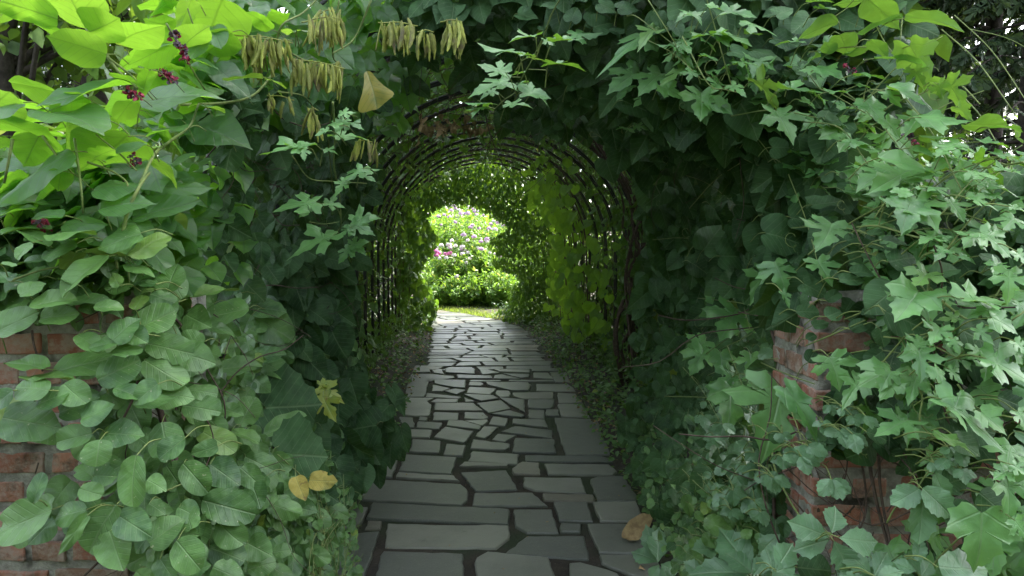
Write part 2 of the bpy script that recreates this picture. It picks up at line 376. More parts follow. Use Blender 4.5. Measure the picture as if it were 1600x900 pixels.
SA = [[(95,385),(265,368),(205,565),(190,640),(60,640),(50,440)],[(210,325),(278,325),(270,360),(200,360)],[(232,243),(540,256),(845,270),(845,340),(500,325),(205,312)],
[(298,332),(560,338),(845,343),(848,400),(790,445),(290,438)],[(280,455),(640,465),(648,640),(225,640)],[(695,490),(745,463),(1020,490),(1075,640),(705,640)],
[(920,388),(1180,388),(1205,495),(825,468)],[(862,272),(1035,270),(1068,378),(925,378),(870,350)],[(1073,335),(1165,337),(1165,375),(1073,373)],
[(1190,335),(1450,335),(1500,470),(1245,465)],[(1245,475),(1500,475),(1560,620),(1380,565),(1255,512)],[(1110,515),(1160,510),(1330,560),(1400,640),(1110,640)],
[(1040,242),(1195,240),(1222,330),(1068,325)],[(1215,240),(1410,235),(1450,325),(1250,325)],[(990,200),(1220,205),(1230,238),(1000,233)],
[(1205,135),(1240,122),(1350,122),(1420,215),(1410,230),(1240,232)],[(685,200),(950,198),(1020,258),(680,256)],[(200,135),(430,148),(630,160),(665,195),(660,235),(635,255),(190,230),(160,195)],
[(345,108),(600,122),(625,145),(340,130)],[(375,28),(612,40),(590,118),(350,103)],[(240,38),(350,38),(325,130),(210,120)],[(625,105),(830,95),(885,183),(695,190)],
[(905,130),(1165,130),(1192,197),(960,188),(908,170)],[(640,62),(845,70),(840,83),(620,82)],[(900,60),(980,65),(985,118),(865,116),(855,90)],
[(998,70),(1290,72),(1330,105),(1310,120),(1020,117)],[(678,12),(890,25),(882,70),(660,58)],[(912,28),(1230,33),(1300,45),(1310,63),(920,55)],
[(60,120),(190,110),(180,130),(150,185),(120,230),(40,230)],[(120,260),(215,262),(190,330),(100,375),(60,330)]]
SB = [[(1120,345),(1400,355),(1490,590),(1197,592)],[(860,480),(1120,487),(1135,580),(845,575)],[(580,492),(830,520),(830,545),(800,560),(570,552)],[(408,520),(540,530),(520,600),(388,595)],
[(185,488),(375,500),(365,580),(170,570)],[(135,420),(318,425),(300,475),(140,470)],[(400,405),(592,435),(530,510),(325,475)],[(222,368),(385,378),(365,420),(210,412)],
[(232,338),(290,345),(285,368),(222,365)],[(420,365),(515,365),(645,402),(630,425),(410,400)],[(525,366),(680,355),(690,365),(650,398)],[(655,402),(755,405),(668,482),(597,470)],
[(745,450),(875,458),(800,503),(708,490)],[(860,400),(1108,427),(1110,483),(765,437)],[(845,356),(945,358),(1060,362),(1080,415),(845,388)],[(950,293),(1057,297),(1058,354),(948,350)],
[(1065,295),(1145,295),(1155,335),(1067,337)],[(715,340),(818,352),(800,403),(688,392)],[(530,307),(655,310),(690,345),(660,355),(527,350)],[(330,307),(493,312),(490,360),(318,362)],
[(330,250),(590,252),(655,302),(330,300)],[(340,222),(488,222),(485,243),(305,243)],[(525,212),(600,238),(535,243)],[(610,250),(770,230),(838,285),(690,315),(650,290)],
[(700,322),(825,298),(930,333),(905,345)],[(755,213),(925,228),(928,315),(870,285)],[(520,192),(720,198),(755,220),(640,238)],[(735,165),(820,165),(835,180),(825,205),(765,209),(730,185)],
[(560,143),(742,153),(700,192),(540,182)],[(845,180),(1115,175),(1118,220),(910,222),(855,205)],[(948,228),(1125,228),(1118,270),(1090,290),(950,285)],[(1140,180),(1260,185),(1305,245),(1150,250)],
[(1142,258),(1310,255),(1355,340),(1165,336)],[(670,113),(950,115),(970,140),(950,168),(840,168),(680,130)],[(1000,122),(1230,124),(1265,175),(1005,168)],[(560,113),(640,115),(655,130),(640,138),(555,135)],
[(325,95),(540,97),(535,148),(460,145),(330,120)],[(318,127),(435,150),(380,170),(315,170)],[(390,170),(470,152),(535,160),(480,192)],[(280,182),(510,208),(490,218),(270,208)],
[(185,55),(300,58),(460,72),(465,85),(300,88),(265,208),(140,208),(155,100)],[(130,215),(330,218),(285,240),(315,270),(300,335),(200,338),(130,330)],
[(400,22),(600,27),(600,58),(405,48)],[(628,28),(680,28),(765,50),(650,62)],[(475,62),(705,70),(715,88),(485,85)],[(720,25),(960,30),(960,48),(760,42)],
[(980,50),(1075,50),(1120,93),(985,85)],[(970,20),(1170,25),(1190,42),(975,42)],[(1090,50),(1195,48),(1225,118),(1130,115)],[(725,68),(770,62),(905,92),(725,90)],
[(780,55),(960,58),(950,80),(900,85)],[(560,97),(770,97),(775,106),(650,108),(560,106)],[(820,98),(1120,100),(1120,110),(820,108)],[(310,25),(380,25),(395,58),(325,50)],[(200,5),(290,5),(305,48),(190,48)],
[(20,420),(125,425),(128,480),(160,570),(20,570)],[(100,340),(190,345),(200,412),(120,412)]]
stones = [[ground(500 + x / 2.857, 700 + y / 2.857)[:2] for x, y in s] for s in SA] + [[ground(600 + x / 4.2105, 570 + y / 4.2105)[:2] for x, y in s] for s in SB]
y = 9.18
while y < 19:
    h = random.uniform(.2, .5); hw = .80
    wl = [random.uniform(-.05, .05) for _ in range(2)]
    cuts = [-hw]
    while cuts[-1] < hw - .35: cuts.append(cuts[-1] + random.uniform(.22, .62))
    cuts[-1] = hw
    sh0 = [random.uniform(-.05, .05) for _ in cuts]; sh1 = [random.uniform(-.07, .07) for _ in cuts]
    yb = [random.uniform(-.05, .05) for _ in cuts]; yt = [random.uniform(-.06, .06) for _ in cuts]
    for a in range(len(cuts) - 1):
        gp = random.uniform(.012, .03)
        def pt(k, top, sgn):
            yy = y + (h - gp if top else gp) + (yt if top else yb)[k] * .6
            X = cuts[k] + (sh1 if top else sh0)[k] + sgn * gp
            s = (cx(yy + .01) - cx(yy - .01)) / .02
            return np.array([float(cx(yy)) + X / math.sqrt(1 + float(s) ** 2), yy + X * float(s) * -.8 / math.sqrt(1 + float(s) ** 2)])
        poly = [pt(a, 0, 1), pt(a + 1, 0, -1), pt(a + 1, 1, -1), pt(a, 1, 1)]
        if random.random() < .35:
            if random.random() < .5: stones += [[poly[0], poly[1], poly[1] * .6 + poly[2] * .4, poly[0] * .35 + poly[3] * .65], [poly[0] * .25 + poly[3] * .75, poly[1] * .5 + poly[2] * .5, poly[2], poly[3]]]; continue
        stones.append(poly)
    y += h
def path_stones():
    mb = MB()
    for s in stones:
        P = np.array(s)
        ar = 0.5 * np.sum(P[:, 0] * np.roll(P[:, 1], -1) - np.roll(P[:, 0], -1) * P[:, 1])
        if ar < 0: P = P[::-1]
        if abs(ar) < .002: continue
        # densify and roughen the outline
        Q = []
        for a in range(len(P)):
            p, q = P[a], P[(a + 1) % len(P)]; L = np.linalg.norm(q - p); k = max(1, min(14, int(L / .05)))
            nn = np.array([q[1] - p[1], p[0] - q[0]]) / max(L, 1e-6)
            for t in range(k): Q.append(p + (q - p) * t / k + nn * (random.gauss(0, .0035) if t else -.004))
        Q = np.array(Q); n = len(Q); c = Q.mean(0)
        top = random.uniform(-.004, .005); tilt = np.array([random.gauss(0, .004), random.gauss(0, .004)])
        def ring(inset, z):
            d = Q - c; l = np.linalg.norm(d, axis=1, keepdims=True); q = Q - d / np.maximum(l, 1e-6) * inset
            zz = z + top + (q - c) @ tilt
            return np.concatenate([q, zz[:, None]], 1)
        rings = [ring(-.002, -.045), ring(0, -.008), ring(.004, -.002), ring(.010, 0)]
        V = np.concatenate(rings + [np.array([[c[0], c[1], top]])]); T = []
        for r in range(3):
            for a in range(n):
                b = (a + 1) % n; T += [(r * n + a, r * n + b, (r + 1) * n + b), (r * n + a, (r + 1) * n + b, (r + 1) * n + a)]
        for a in range(n): T.append((3 * n + a, 3 * n + (a + 1) % n, 4 * n))
        brown = random.random() if random.random() < .12 else 0
        mb.tris(V, T, None, (random.random() ** 1.3, brown, random.random()))
    return mb
o = path_stones().build('path', M['stone'], smooth=False); tag(o, 'crazy paved path of irregular grey green flagstones running through the arbor', kind='structure')

# grass verge beyond the tunnel
def bend(px, py): return ground(px, py)
gm = MB(); n = 90000
gx = rng.uniform(-9, 7, n); gy = rng.uniform(14.5, 19.6, n)
dd = gx - cx(np.minimum(gy, 30))
keep = ((gx > -3.5) & (gx < 3.5) & (gy > 14.6) & (gy < 19.3) & (dd > .86)) 
gx, gy = gx[keep], gy[keep]; n = len(gx)
leaves(gm, 'D1', np.stack([gx, gy, np.full(n, -.03) + np.clip(gy - 19, 0, 5) * .03], 1), np.stack([rng.normal(0, .45, n), rng.normal(0, .45, n), np.ones(n)], 1), rng.normal(0, 1, (n, 3)), rng.uniform(.05, .12, n), .2, rtint(n, .1), wave=0)
tag(gm.build('grass', M['grass']), 'mown grass verge in sun past the far end of the path', 'grass', kind='stuff')

# ================================================================== BRICK PILLARS
def brickmat():
    m, nt, N, L = newmat('old brick'); o = coords(nt)
    att = N.new('ShaderNodeAttribute'); att.attribute_name = 'tint'
    sep = N.new('ShaderNodeSeparateColor'); L.new(att.outputs['Color'], sep.inputs[0])
    c = mixc(nt, sep.outputs[0], (.30, .105, .065), (.48, .22, .15))
    c = mixc(nt, math_(nt, 'MULTIPLY', sep.outputs[1], .8), c, (.17, .125, .085))
    c = mixc(nt, math_(nt, 'MULTIPLY', ramp(nt, noise(nt, o, 22, 6, .75), .44, .60), .75), c, (.40, .33, .28))
    c = mixc(nt, math_(nt, 'MULTIPLY', ramp(nt, noise(nt, o, 12, 5, .7), .54, .66), .7), c, (.06, .05, .035))
    pb = N.new('ShaderNodeBsdfPrincipled'); L.new(c, pb.inputs['Base Color']); pb.inputs['Roughness'].default_value = .9
    bp = N.new('ShaderNodeBump'); bp.inputs['Strength'].default_value = .9; bp.inputs['Distance'].default_value = .006
    L.new(noise(nt, o, 70, 6, .75), bp.inputs['Height']); L.new(bp.outputs[0], pb.inputs['Normal'])
    out = N.new('ShaderNodeOutputMaterial'); L.new(pb.outputs[0], out.inputs[0]); return m
M['brick'] = brickmat()
M['mortar'] = plainmat('mortar', (.26, .25, .22), (.48, .46, .41), 30, .95, .2, 1.0, .012, c3=(.06, .055, .045))
def rough_box(mb, lo, hi, tint, bev=.004, jit=.003, seg=(4, 3, 3)):
    lo = np.array(lo, float); hi = np.array(hi, float); c = (lo + hi) / 2; h = (hi - lo) / 2
    faces = []
    for ax in range(3):
        for sg in (-1, 1):
            u, v = (ax + 1) % 3, (ax + 2) % 3; nu, nv = seg[u] + 2, seg[v] + 2
            au = np.concatenate([[-1], np.linspace(-1 + bev / h[u], 1 - bev / h[u], nu - 1), [1]]); av = np.concatenate([[-1], np.linspace(-1 + bev / h[v], 1 - bev / h[v], nv - 1), [1]])
            U, W = np.meshgrid(au, av, indexing='ij'); P = np.zeros(U.shape + (3,)); P[..., u] = U; P[..., v] = W; P[..., ax] = sg
            faces.append((P, sg))
    off = rng.uniform(0, 50, 3)
    for P, sg in faces:
        S = P * h; inner = np.clip(S, -(h - bev), h - bev); d = S - inner; l = np.linalg.norm(d, axis=-1, keepdims=True)
        S = inner + d / np.maximum(l, 1e-9) * np.minimum(l, bev)
        Q = S + c + off
        nz = np.stack([np.sin(Q[..., 1] * 61 + Q[..., 2] * 47) + np.sin(Q[..., 0] * 83 + Q[..., 2] * 29), np.sin(Q[..., 0] * 67 + Q[..., 2] * 71) + np.sin(Q[..., 0] * 31), np.sin(Q[..., 0] * 53 + Q[..., 1] * 79)], -1)
        S = S + nz * jit * .5
        a, b = P.shape[:2]; i, j = np.meshgrid(np.arange(a - 1), np.arange(b - 1), indexing='ij'); q = (i * b + j).ravel()
        T = np.concatenate([np.stack([q, q + b, q + b + 1], 1), np.stack([q, q + b + 1, q + 1], 1)])
        if sg < 0: T = T[:, ::-1]
        mb.tris((S + c).reshape(-1, 3), T, None, tint)
def pillar(x0, x1, y0, y1, ztop, label, seed):
    random.seed(seed)
    root = empty('brick_pillar', ((x0 + x1) / 2, (y0 + y1) / 2, 0), label, 'pillar', 'brick pillars at the mouth of the arbor')
    b = MB(); m = MB(); ch = .078; z = 0.0; row = 0
    while z < ztop - .03:
        hgt = .054
        for side in range(4):
            if side in (0, 2):
                yy0, yy1 = (y0, y0 + .1) if side == 0 else (y1 - .1, y1)
                x = x0 + (.0 if row % 2 else -.0); first = True
                while x < x1 - .03:
                    L = .205 if row % 2 == 0 else .098
                    if first and row % 2 == 0: L = .15
                    first = False
                    e = min(x + L, x1)
                    jt = random.uniform(-.006, .006)
                    if e - x > .03: rough_box(b, (x + .002, yy0 + jt, z + .008), (e - .008, yy1 + jt, z + .008 + hgt + random.uniform(-.004, .003)), (random.random(), random.random() if random.random() < .3 else 0, 0))
                    x = e + .006
            else:
                xx0, xx1 = (x0 - .001, x0 + .1) if side == 1 else (x1 - .1, x1 + .001)
                yv = y0 + .103
                while yv < y1 - .11:
                    e = min(yv + (.098 if row % 2 == 0 else .2), y1 - .103); jt = random.uniform(-.005, .005)
                    if e - yv > .03: rough_box(b, (xx0 + jt, yv, z + .008), (xx1 + jt, e - .01, z + .008 + hgt), (random.random(), random.random() if random.random() < .3 else 0, 0))
                    yv = e + .003
        z += ch; row += 1
    rough_box(m, (x0 + .005, y0 + .005, 0), (x1 - .005, y1 - .005, z + .012), (.5, 0, 0), .01, .006, (14, 6, 24))
    b.build('brickwork', M['brick'], root, smooth=False); m.build('mortar', M['mortar'], root)
pillar(-1.78, -.94, 1.98, 2.40, 1.36, 'old brick pillar on the left half hidden under rounded leaves', 3)
pillar(.80, 1.70, 2.02, 2.36, 1.38, 'old brick pillar on the right with dark woody stems climbing it', 4)

# ================================================================== METAL ARBOR
arb = empty('garden_arbor', (float(tx(9)), 9, 0), 'long tunnel arbor of dark steel hoops standing over the stone path', 'arbor')
HW, HS = 1.5, 1.42
hoops_y = [3.55 + .66 * k for k in range(18)]
for k, yy in enumerate(hoops_y):
    mb = MB()
    for dy in (0, .09):
        y2 = yy + dy; c = float(tx(y2)); pts = [(c - HW, y2, -.05), (c - HW, y2, .7), (c - HW, y2, HS)]
        for a in np.linspace(0, math.pi, 25)[1:-1]: pts.append((c - HW * math.cos(a), y2, HS + (HW - .03) * math.sin(a)))
        pts += [(c + HW, y2, HS), (c + HW, y2, .7), (c + HW, y2, -.05)]
        mb.tube(pts, .014, .014, 7)
    for z in (.35, .95, 1.42):
        for s in (-1, 1): mb.tube([(float(tx(yy)) + s * HW, yy, z), (float(tx(yy)) + s * HW, yy + .09, z)], .008, .008, 5)
    for a in np.linspace(.25, math.pi - .25, 7):
        mb.tube([(float(tx(yy)) - HW * math.cos(a), yy, HS + (HW - .03) * math.sin(a)), (float(tx(yy)) - HW * math.cos(a), yy + .09, HS + (HW - .03) * math.sin(a))], .008, .008, 5)
    mb.build('hoop', M['metal'], arb)
for a in (-1, -2, .5, 1.05, 1.57, 2.1, 2.64, 4, 5):
    if a == -1: f = lambda y: (float(tx(y)) - HW - .018, y, .95)
    elif a == -2: f = lambda y: (float(tx(y)) + HW + .018, y, .95)
    elif a == 4: f = lambda y: (float(tx(y)) - HW - .018, y, HS)
    elif a == 5: f = lambda y: (float(tx(y)) + HW + .018, y, HS)
    else: f = lambda y, a=a: (float(tx(y)) - (HW + .02) * math.cos(a), y, HS + (HW - .01) * math.sin(a))
    mb = MB(); mb.tube([f(y) for y in np.linspace(3.5, 15.0, 24)], .009, .009, 6); mb.build('rail', M['metal'], arb)
# ================================================================== VINES
# depth (metres from the camera plane) of the outer skin of the foliage, over the view
DX = np.array([-500, 0, 220, 320, 420, 500, 560, 650, 800, 950, 1030, 1110, 1230, 1400, 1600, 2100], float)
DY = np.array([-300, 0, 150, 300, 450, 600, 750, 950], float)
DG = np.array([
 [2.0,2.0,2.1,2.3,2.5,2.7,2.9,3.0,3.1,2.9,2.7,2.5,2.4,2.3,2.2,2.2],
 [1.9,1.9,2.0,2.2,2.4,2.6,2.9,3.1,3.2,3.0,2.8,2.6,2.4,2.2,2.1,2.1],
 [1.9,1.85,1.95,2.2,2.6,2.9,3.2,3.7,3.9,3.5,3.0,2.7,2.4,2.1,1.95,1.95],
 [1.85,1.8,1.85,2.4,2.9,3.3,3.7,4.2,4.4,4.0,3.5,2.9,2.3,1.95,1.8,1.8],
 [1.8,1.75,1.85,2.3,2.9,3.5,4.0,4.5,4.5,4.2,3.7,3.0,2.2,1.85,1.7,1.7],
 [1.8,1.75,1.80,2.1,2.7,3.3,3.9,4.5,4.5,4.2,3.6,2.9,2.1,1.80,1.65,1.65],
 [1.8,1.75,1.75,1.9,2.3,2.8,3.5,4.3,4.3,4.0,3.4,2.7,2.0,1.75,1.6,1.6],
 [1.8,1.75,1.75,1.8,2.1,2.5,3.2,4.0,4.0,3.8,3.1,2.5,1.9,1.7,1.6,1.6]])
DG[3:6, 4] += .4; DG[3:6, 5] += .3; DG[3:6, 10] += .3; DG[3:6, 11] += .6; DG[3, 12] += .3; DG[0:3, 8:12] -= .25      # the sides recede, the canopy overhangs
def D(px, py):
    px = np.clip(np.asarray(px, float), DX[0], DX[-1] - 1e-3); py = np.clip(np.asarray(py, float), DY[0], DY[-1] - 1e-3)
    i = np.searchsorted(DX, px, 'right') - 1; j = np.searchsorted(DY, py, 'right') - 1
    u = (px - DX[i]) / (DX[i + 1] - DX[i]); v = (py - DY[j]) / (DY[j + 1] - DY[j])
    return DG[j, i] * (1 - u) * (1 - v) + DG[j, i + 1] * u * (1 - v) + DG[j + 1, i] * (1 - u) * v + DG[j + 1, i + 1] * u * v
OPEN = [(500,960),(530,800),(560,700),(605,620),(560,600),(548,480),(552,400),(575,310),(610,240),(640,170),(650,110),(700,60),(740,130),(790,185),(870,200),(950,210),(1000,260),(1015,330),(1010,420),(990,520),(985,600),(970,680),(1000,760),(1045,860),(1070,960)]
CLEAR = [[(1215,478),(1345,498),(1330,590),(1290,640),(1300,900),(1222,900)], [(1285,700),(1430,705),(1440,850),(1222,850),(1222,740)], [(60,495),(185,497),(175,530),(60,580),(30,560)], [(-80,690),(60,690),(80,760),(20,800),(110,850),(120,900),(-80,900)], [(155,800),(235,850),(225,900),(150,900)], [(1480,690),(1540,690),(1540,850),(1470,850)]]
def inpoly(x, y, poly):
    r = np.zeros(len(x), bool); P = poly
    for a in range(len(P)):
        x1, y1 = P[a]; x2, y2 = P[a - 1]
        c = ((y1 > y) != (y2 > y)) & (x < (x2 - x1) * (y - y1) / (y2 - y1 + 1e-12) + x1); r ^= c
    return r
class Vine:
    def __init__(s, base, label, mat, name='climbing_vine', cat='vine', group=None):
        s.root = empty(name, base, label, cat, group); s.mat = mat; s.f = MB(); s.st = MB(); s.wd = MB(); s.yl = None; s.nst = 0; s.nwd = 0
    def hero(s, ox, oy, sc, rows, tp, dd=0.0, yel=0.0, petiole=True, W=1.0):
        for r in rows:
            bx, by, x2, y2 = [v / sc for v in r[:4]]; bx += ox; x2 += ox; by += oy; y2 += oy
            tilt = r[4] if len(r) > 4 else 40; ww = (r[5] if len(r) > 5 else 1.0) * W; yl = r[6] if len(r) > 6 else yel
            if yl < .55: yl *= .4  # slight yellow on backlit leaves stands in for light shining through
            if tp == 'L' and tilt >= 108: ww *= .62
            d = float(D((bx + x2) / 2, (by + y2) / 2)) - .10 - dd + random.uniform(-.05, .03)
            if tp == 'L' and petiole: x2 = bx + (x2 - bx) * .98; y2 = by + (y2 - by) * .98
            P0 = at(bx, by, d); P1 = at(x2, y2, d)
            L2 = np.linalg.norm(P1 - P0); Y = P1 - P0
            # a leaf that lies flat also comes towards the viewer when its tip points down in the view, away when it points up
            tt = R(tilt); N0 = np.array([0, -math.cos(tt), math.sin(tt)])
            N0 = N0 + np.array([random.uniform(-.15, .15), 0, 0])
            vz = Y[2]; fwd = 0.0
            if abs(N0[1]) > .05: fwd = -(Y[0] * N0[0] + vz * N0[2]) / N0[1]
            fwd = max(-1.3 * L2, min(1.3 * L2, fwd)) * .75
            Y = np.array([Y[0], Y[1] + fwd, Y[2]]); L = np.linalg.norm(Y)
            leaves(s.f, (tp if random.random() < .55 or tp not in 'OL' else 'Q' if tp == 'O' else ('P' if random.random() < .4 else 'L')) + '3', P0, Y, N0, L, ww * (.92 if tp == 'L' else 1 if tp != 'O' else random.uniform(.95, 1.15)), (random.random(), yl, random.random()), fold=.15, droop=.14, wave=.07)
            if petiole:
                e = P0 - Y / L * random.uniform(.01, .03) + np.array([random.uniform(-.015, .015), random.uniform(.05, .10), random.uniform(-.05, .0)])
                s.st.tube(spline([e, (e + P0) / 2 + np.array([0, 0, .01]), P0], 3), .0016, .0012, 4, cap=False); s.nst += 1
    def fill(s, n, tp, size, box, layers=(0, .45), yel=.01, up=(25, 70), dens=None, W=1.0, poly=None, noopen=True, hang=0.6, hi='2', off=0.0, pet=.12):
        x = rng.uniform(box[0], box[2], n); yv = rng.uniform(box[1], box[3], n)
        k = np.ones(n, bool)
        if noopen: k &= ~inpoly(x, yv, OPEN)
        if poly: k &= inpoly(x, yv, poly)
        for cl in CLEAR: k &= ~inpoly(x, yv, cl)
        x, yv = x[k], yv[k]; n = len(x)
        if not n: return
        u_ = rng.random(n); deep = rng.random(n) < .5; sp = layers[1] - layers[0]
        d = D(x, yv) + layers[0] + np.where(deep, sp * (.55 + .75 * u_), sp * .38 * u_) + .04 * np.sin(x / 37) * np.cos(yv / 29) + off
        P = atv(x, yv, d)
        t = np.radians(rng.uniform(up[0], up[1], n))
        N = np.stack([rng.normal(0, .5, n), -np.cos(t), np.sin(t)], 1)
        side = rng.normal(0, .75, n)
        Y = np.stack([side, -rng.uniform(.2, .8, n), -hang * rng.uniform(.3, 1.4, n)], 1)
        Y = Y - N * (np.sum(Y * N, 1) / np.sum(N * N, 1))[:, None] * .8
        Lz = rng.uniform(size[0], size[1], n)
        tn = rtint(n, yel)
        if tp in 'OL' and hi == '2':
            q = rng.random(n) < .5
            for sh, m_ in ((tp, q), ('Q' if tp == 'O' else 'P', ~q)): leaves(s.f, sh + hi, P[m_], Y[m_], N[m_], Lz[m_], W * rng.uniform(.85, 1.15, m_.sum()), tn[m_], droop=.25, wave=.11)
        else: leaves(s.f, tp + hi, P, Y, N, Lz, W * rng.uniform(.85, 1.12, n), tn, droop=.25, wave=.09)
        for i in np.nonzero(rng.random(n) < pet)[0]:
            e = P[i] + np.array([random.uniform(-.04, .04), random.uniform(.03, .10), random.uniform(-.05, .05)])
            s.st.tube([e, (e + P[i]) / 2 + np.array([0, -.01, .008]), P[i]], .0013, .0010, 3, cap=False); s.nst += 1
    def stem(s, ox, oy, sc, pts, dd=.12, r=.0028, woody=False, dabs=None):
        W3 = []
        for x, y_ in pts:
            X, Yy = ox + x / sc, oy + y_ / sc; d = (float(D(X, Yy)) - dd) if dabs is None else dabs
            W3.append(at(X, Yy, d + random.uniform(-.015, .015)))
        mb = s.wd if woody else s.st
        mb.tube(spline(W3, 6), r, r * .7, 6)
        if woody: s.nwd += 1
        else: s.nst += 1
    def yellow(s, ox, oy, sc, r, tp='O', dd=.16, label='yellowed leaf'):
        keep = s.f; s.f = MB(); s.hero(ox, oy, sc, [r], tp, dd, 1.0); o = s.f.build('leaf', s.mat, s.root); o['label'] = label; s.f = keep
    def done(s):
        s.f.build('foliage', s.mat, s.root)
        if s.nst: s.st.build('stem', M['stem'], s.root)
        if s.nwd: s.wd.build('trunk', M['wood'], s.root)
def twigs(v, n, box, dlo, dhi, length=(.1, .5), r=(.001, .003)):
    for _ in range(n):
        X = random.uniform(box[0], box[2]); Yy = random.uniform(box[1], box[3]); d = float(D(X, Yy)) + random.uniform(dlo, dhi)
        if Yy > 200 and inpoly(np.array([X, X + 60, X - 60]), np.array([Yy] * 3), OPEN).any(): continue
        p = at(X, Yy, d); q = p.copy(); pts = [p]; dr = np.array([random.gauss(0, .5), random.gauss(0, .3), random.gauss(-.4, .7)]); dr /= np.linalg.norm(dr); L = random.uniform(*length) / 4
        for k in range(4): dr = dr + np.array([random.gauss(0, .3), random.gauss(0, .2), random.gauss(0, .3)]); dr /= np.linalg.norm(dr); q = q + dr * L; pts.append(q)
        rr = random.uniform(*r); v.wd.tube(spline(pts, 3), rr, rr * .6, 4, cap=False); v.nwd += 1

# ---- 1 broad-leaved vine over the top left
v1 = Vine((-1.5, 2.3, 0), 'broad-leaved vine at the top left with wine red flower spikes and hanging bean pods', M['kudzu'])
K1 = [(405,130,375,-90,125,1.1,.15),(420,150,612,112,120,1.25,.15),(500,255,285,190,122,1.15,.2),(270,90,-40,-10,122,.75,.1),(110,70,290,195,95,.5),(560,195,790,95,118,.9,.1),(900,-10,785,95,118,.5,.2),
 (1045,-10,850,160,122,1.1,.1),(860,215,1010,130,120,.9,.15),(1090,150,900,210,112,.8,.1),(-60,520,155,430,120,1.1,.15),(55,385,375,440,114,.7,.1),(400,455,180,500,106,.6),(662,492,972,352,48,.85),(908,590,1168,652,48,.95),
 (880,600,640,605,72,.8),(620,390,348,500,78,.6),(240,525,610,570,74,.8),(500,560,183,612,103,.55,.15),(110,480,-40,560,70,.6),(-40,560,190,620,104,.8),(600,640,300,770,114,1,.1),(340,710,70,905,50,.55),
 (690,890,968,862,58,.7),(430,890,650,850,55,.9),(510,350,655,375,104,.5),(740,345,640,330,112,.7,.15),(690,680,495,735,60,.6),(180,640,20,760,116,.9,.1),(0,640,-140,700,110,.9,.1),(620,470,480,540,110,.6,.1),
 (960,190,930,290,60,.9),(1000,120,1060,250,40,.8),(1080,60,1170,90,60,.9),(1180,30,1290,60,60,.9),(1060,370,1190,440,40,.7),(900,300,1000,330,60,.7),
 (440,740,580,690,113,.9,.1),(290,800,200,870,112,.8,.15),(700,740,800,830,108,.6,.2),(700,330,600,410,100,.5),(1270,140,1200,60,116,.8),(850,560,750,520,60,.6),(60,20,-60,60,116,.8,.1)]
v1.hero(0, 0, 3, K1, 'K', .05)
K1b = [(470,80,690,5,48,1.0),(620,115,910,42,46,.75),(290,150,505,135,50,.8),(-20,110,160,65,66,.8),(300,110,150,90,60,.7),(-40,60,120,-20,70,.8)]
v1.hero(0, 300, 3, K1b, 'K', .05)
D1 = [(860,600,1000,700,30),(1040,790,1150,830,30,1.2),(1150,720,1250,800,25),(1120,560,1225,560,30,1),(1000,420,1090,360,45),(1180,430,1290,330,30),(1340,560,1240,640,30,1.1),(1480,480,1560,420,30),(1330,760,1440,860,25),(1560,640,1480,560,30),(1380,640,1430,560,25),(1550,300,1600,360,25),(1060,640,960,560,30)]
v1.fill(420, 'K', (.08, .14), (-60, 250, 380, 420), (0.0, .40), .02, (50, 105))
v1.fill(30, 'K', (.10, .16), (-300, 140, 60, 300), (0.1, .5), .02, (80, 125))
v1.fill(60, 'K', (.10, .15), (240, -20, 420, 170), (0.1, .5), .02, (80, 125))
v1.fill(80, 'K', (.10, .15), (60, 150, 330, 330), (0.1, .45), .02, (80, 125))
v1.fill(420, 'K', (.09, .13), (330, -60, 720, 200), (0.12, .55), .01, (20, 80))
for pts, r in [([(640,905),(720,730),(800,660),(890,590),(930,490)], .004), ([(850,490),(1050,482),(1180,450),(1260,370),(1300,280),(1300,180),(1330,110),(1420,60),(1500,-20)], .0042),
    ([(405,130),(500,260),(560,340),(650,420)], .0045), ([(350,650),(380,880),(390,1000)], .003), ([(200,640),(290,760),(350,820)], .003), ([(500,265),(620,360),(720,470)], .003), ([(60,650),(20,860)], .0035),
    ([(880,40),(930,190)], .0022), ([(780,110),(880,290),(960,420)], .0028), ([(410,760),(520,800),(590,850),(600,900)], .0028), ([(1100,140),(1180,175),(1290,185),(1370,190)], .0025), ([(1310,215),(1400,270),(1480,300),(1590,300)], .0035),
    ([(1590,0),(1570,120),(1560,260),(1590,300)], .0035), ([(1740,0),(1660,180),(1560,250)], .004), ([(1560,500),(1540,640),(1560,900)], .003), ([(1300,430),(1420,450),(1480,520)], .003), ([(450,630),(560,720),(640,800)], .0022)]:
    v1.stem(0, 0, 3, pts, .14, r)
v1.stem(0, 300, 3, [(575,190), (600,90), (650,-20), (700,-90)], .15, .0045)
v1.hero(0, 0, 3, [(1230,365,1060,372,95,.3,.3), (1230,365,1325,380,95,.3,.3), (1200,360,1190,410,35,1.0,.3), (1380,150,1300,120,80,.5,.3), (1390,140,1470,120,80,.35,.3), (930,480,850,490,95,.3,.2), (940,490,1050,490,80,.4,.2)], 'O', .12)
twigs(v1, 60, (330, 150, 560, 560), .1, .5)
v1.yellow(533, 0, 3, (120, 335, 190, 505, 12, .95), 'Y', .2, 'large folded yellow leaf below the bean pods'); 
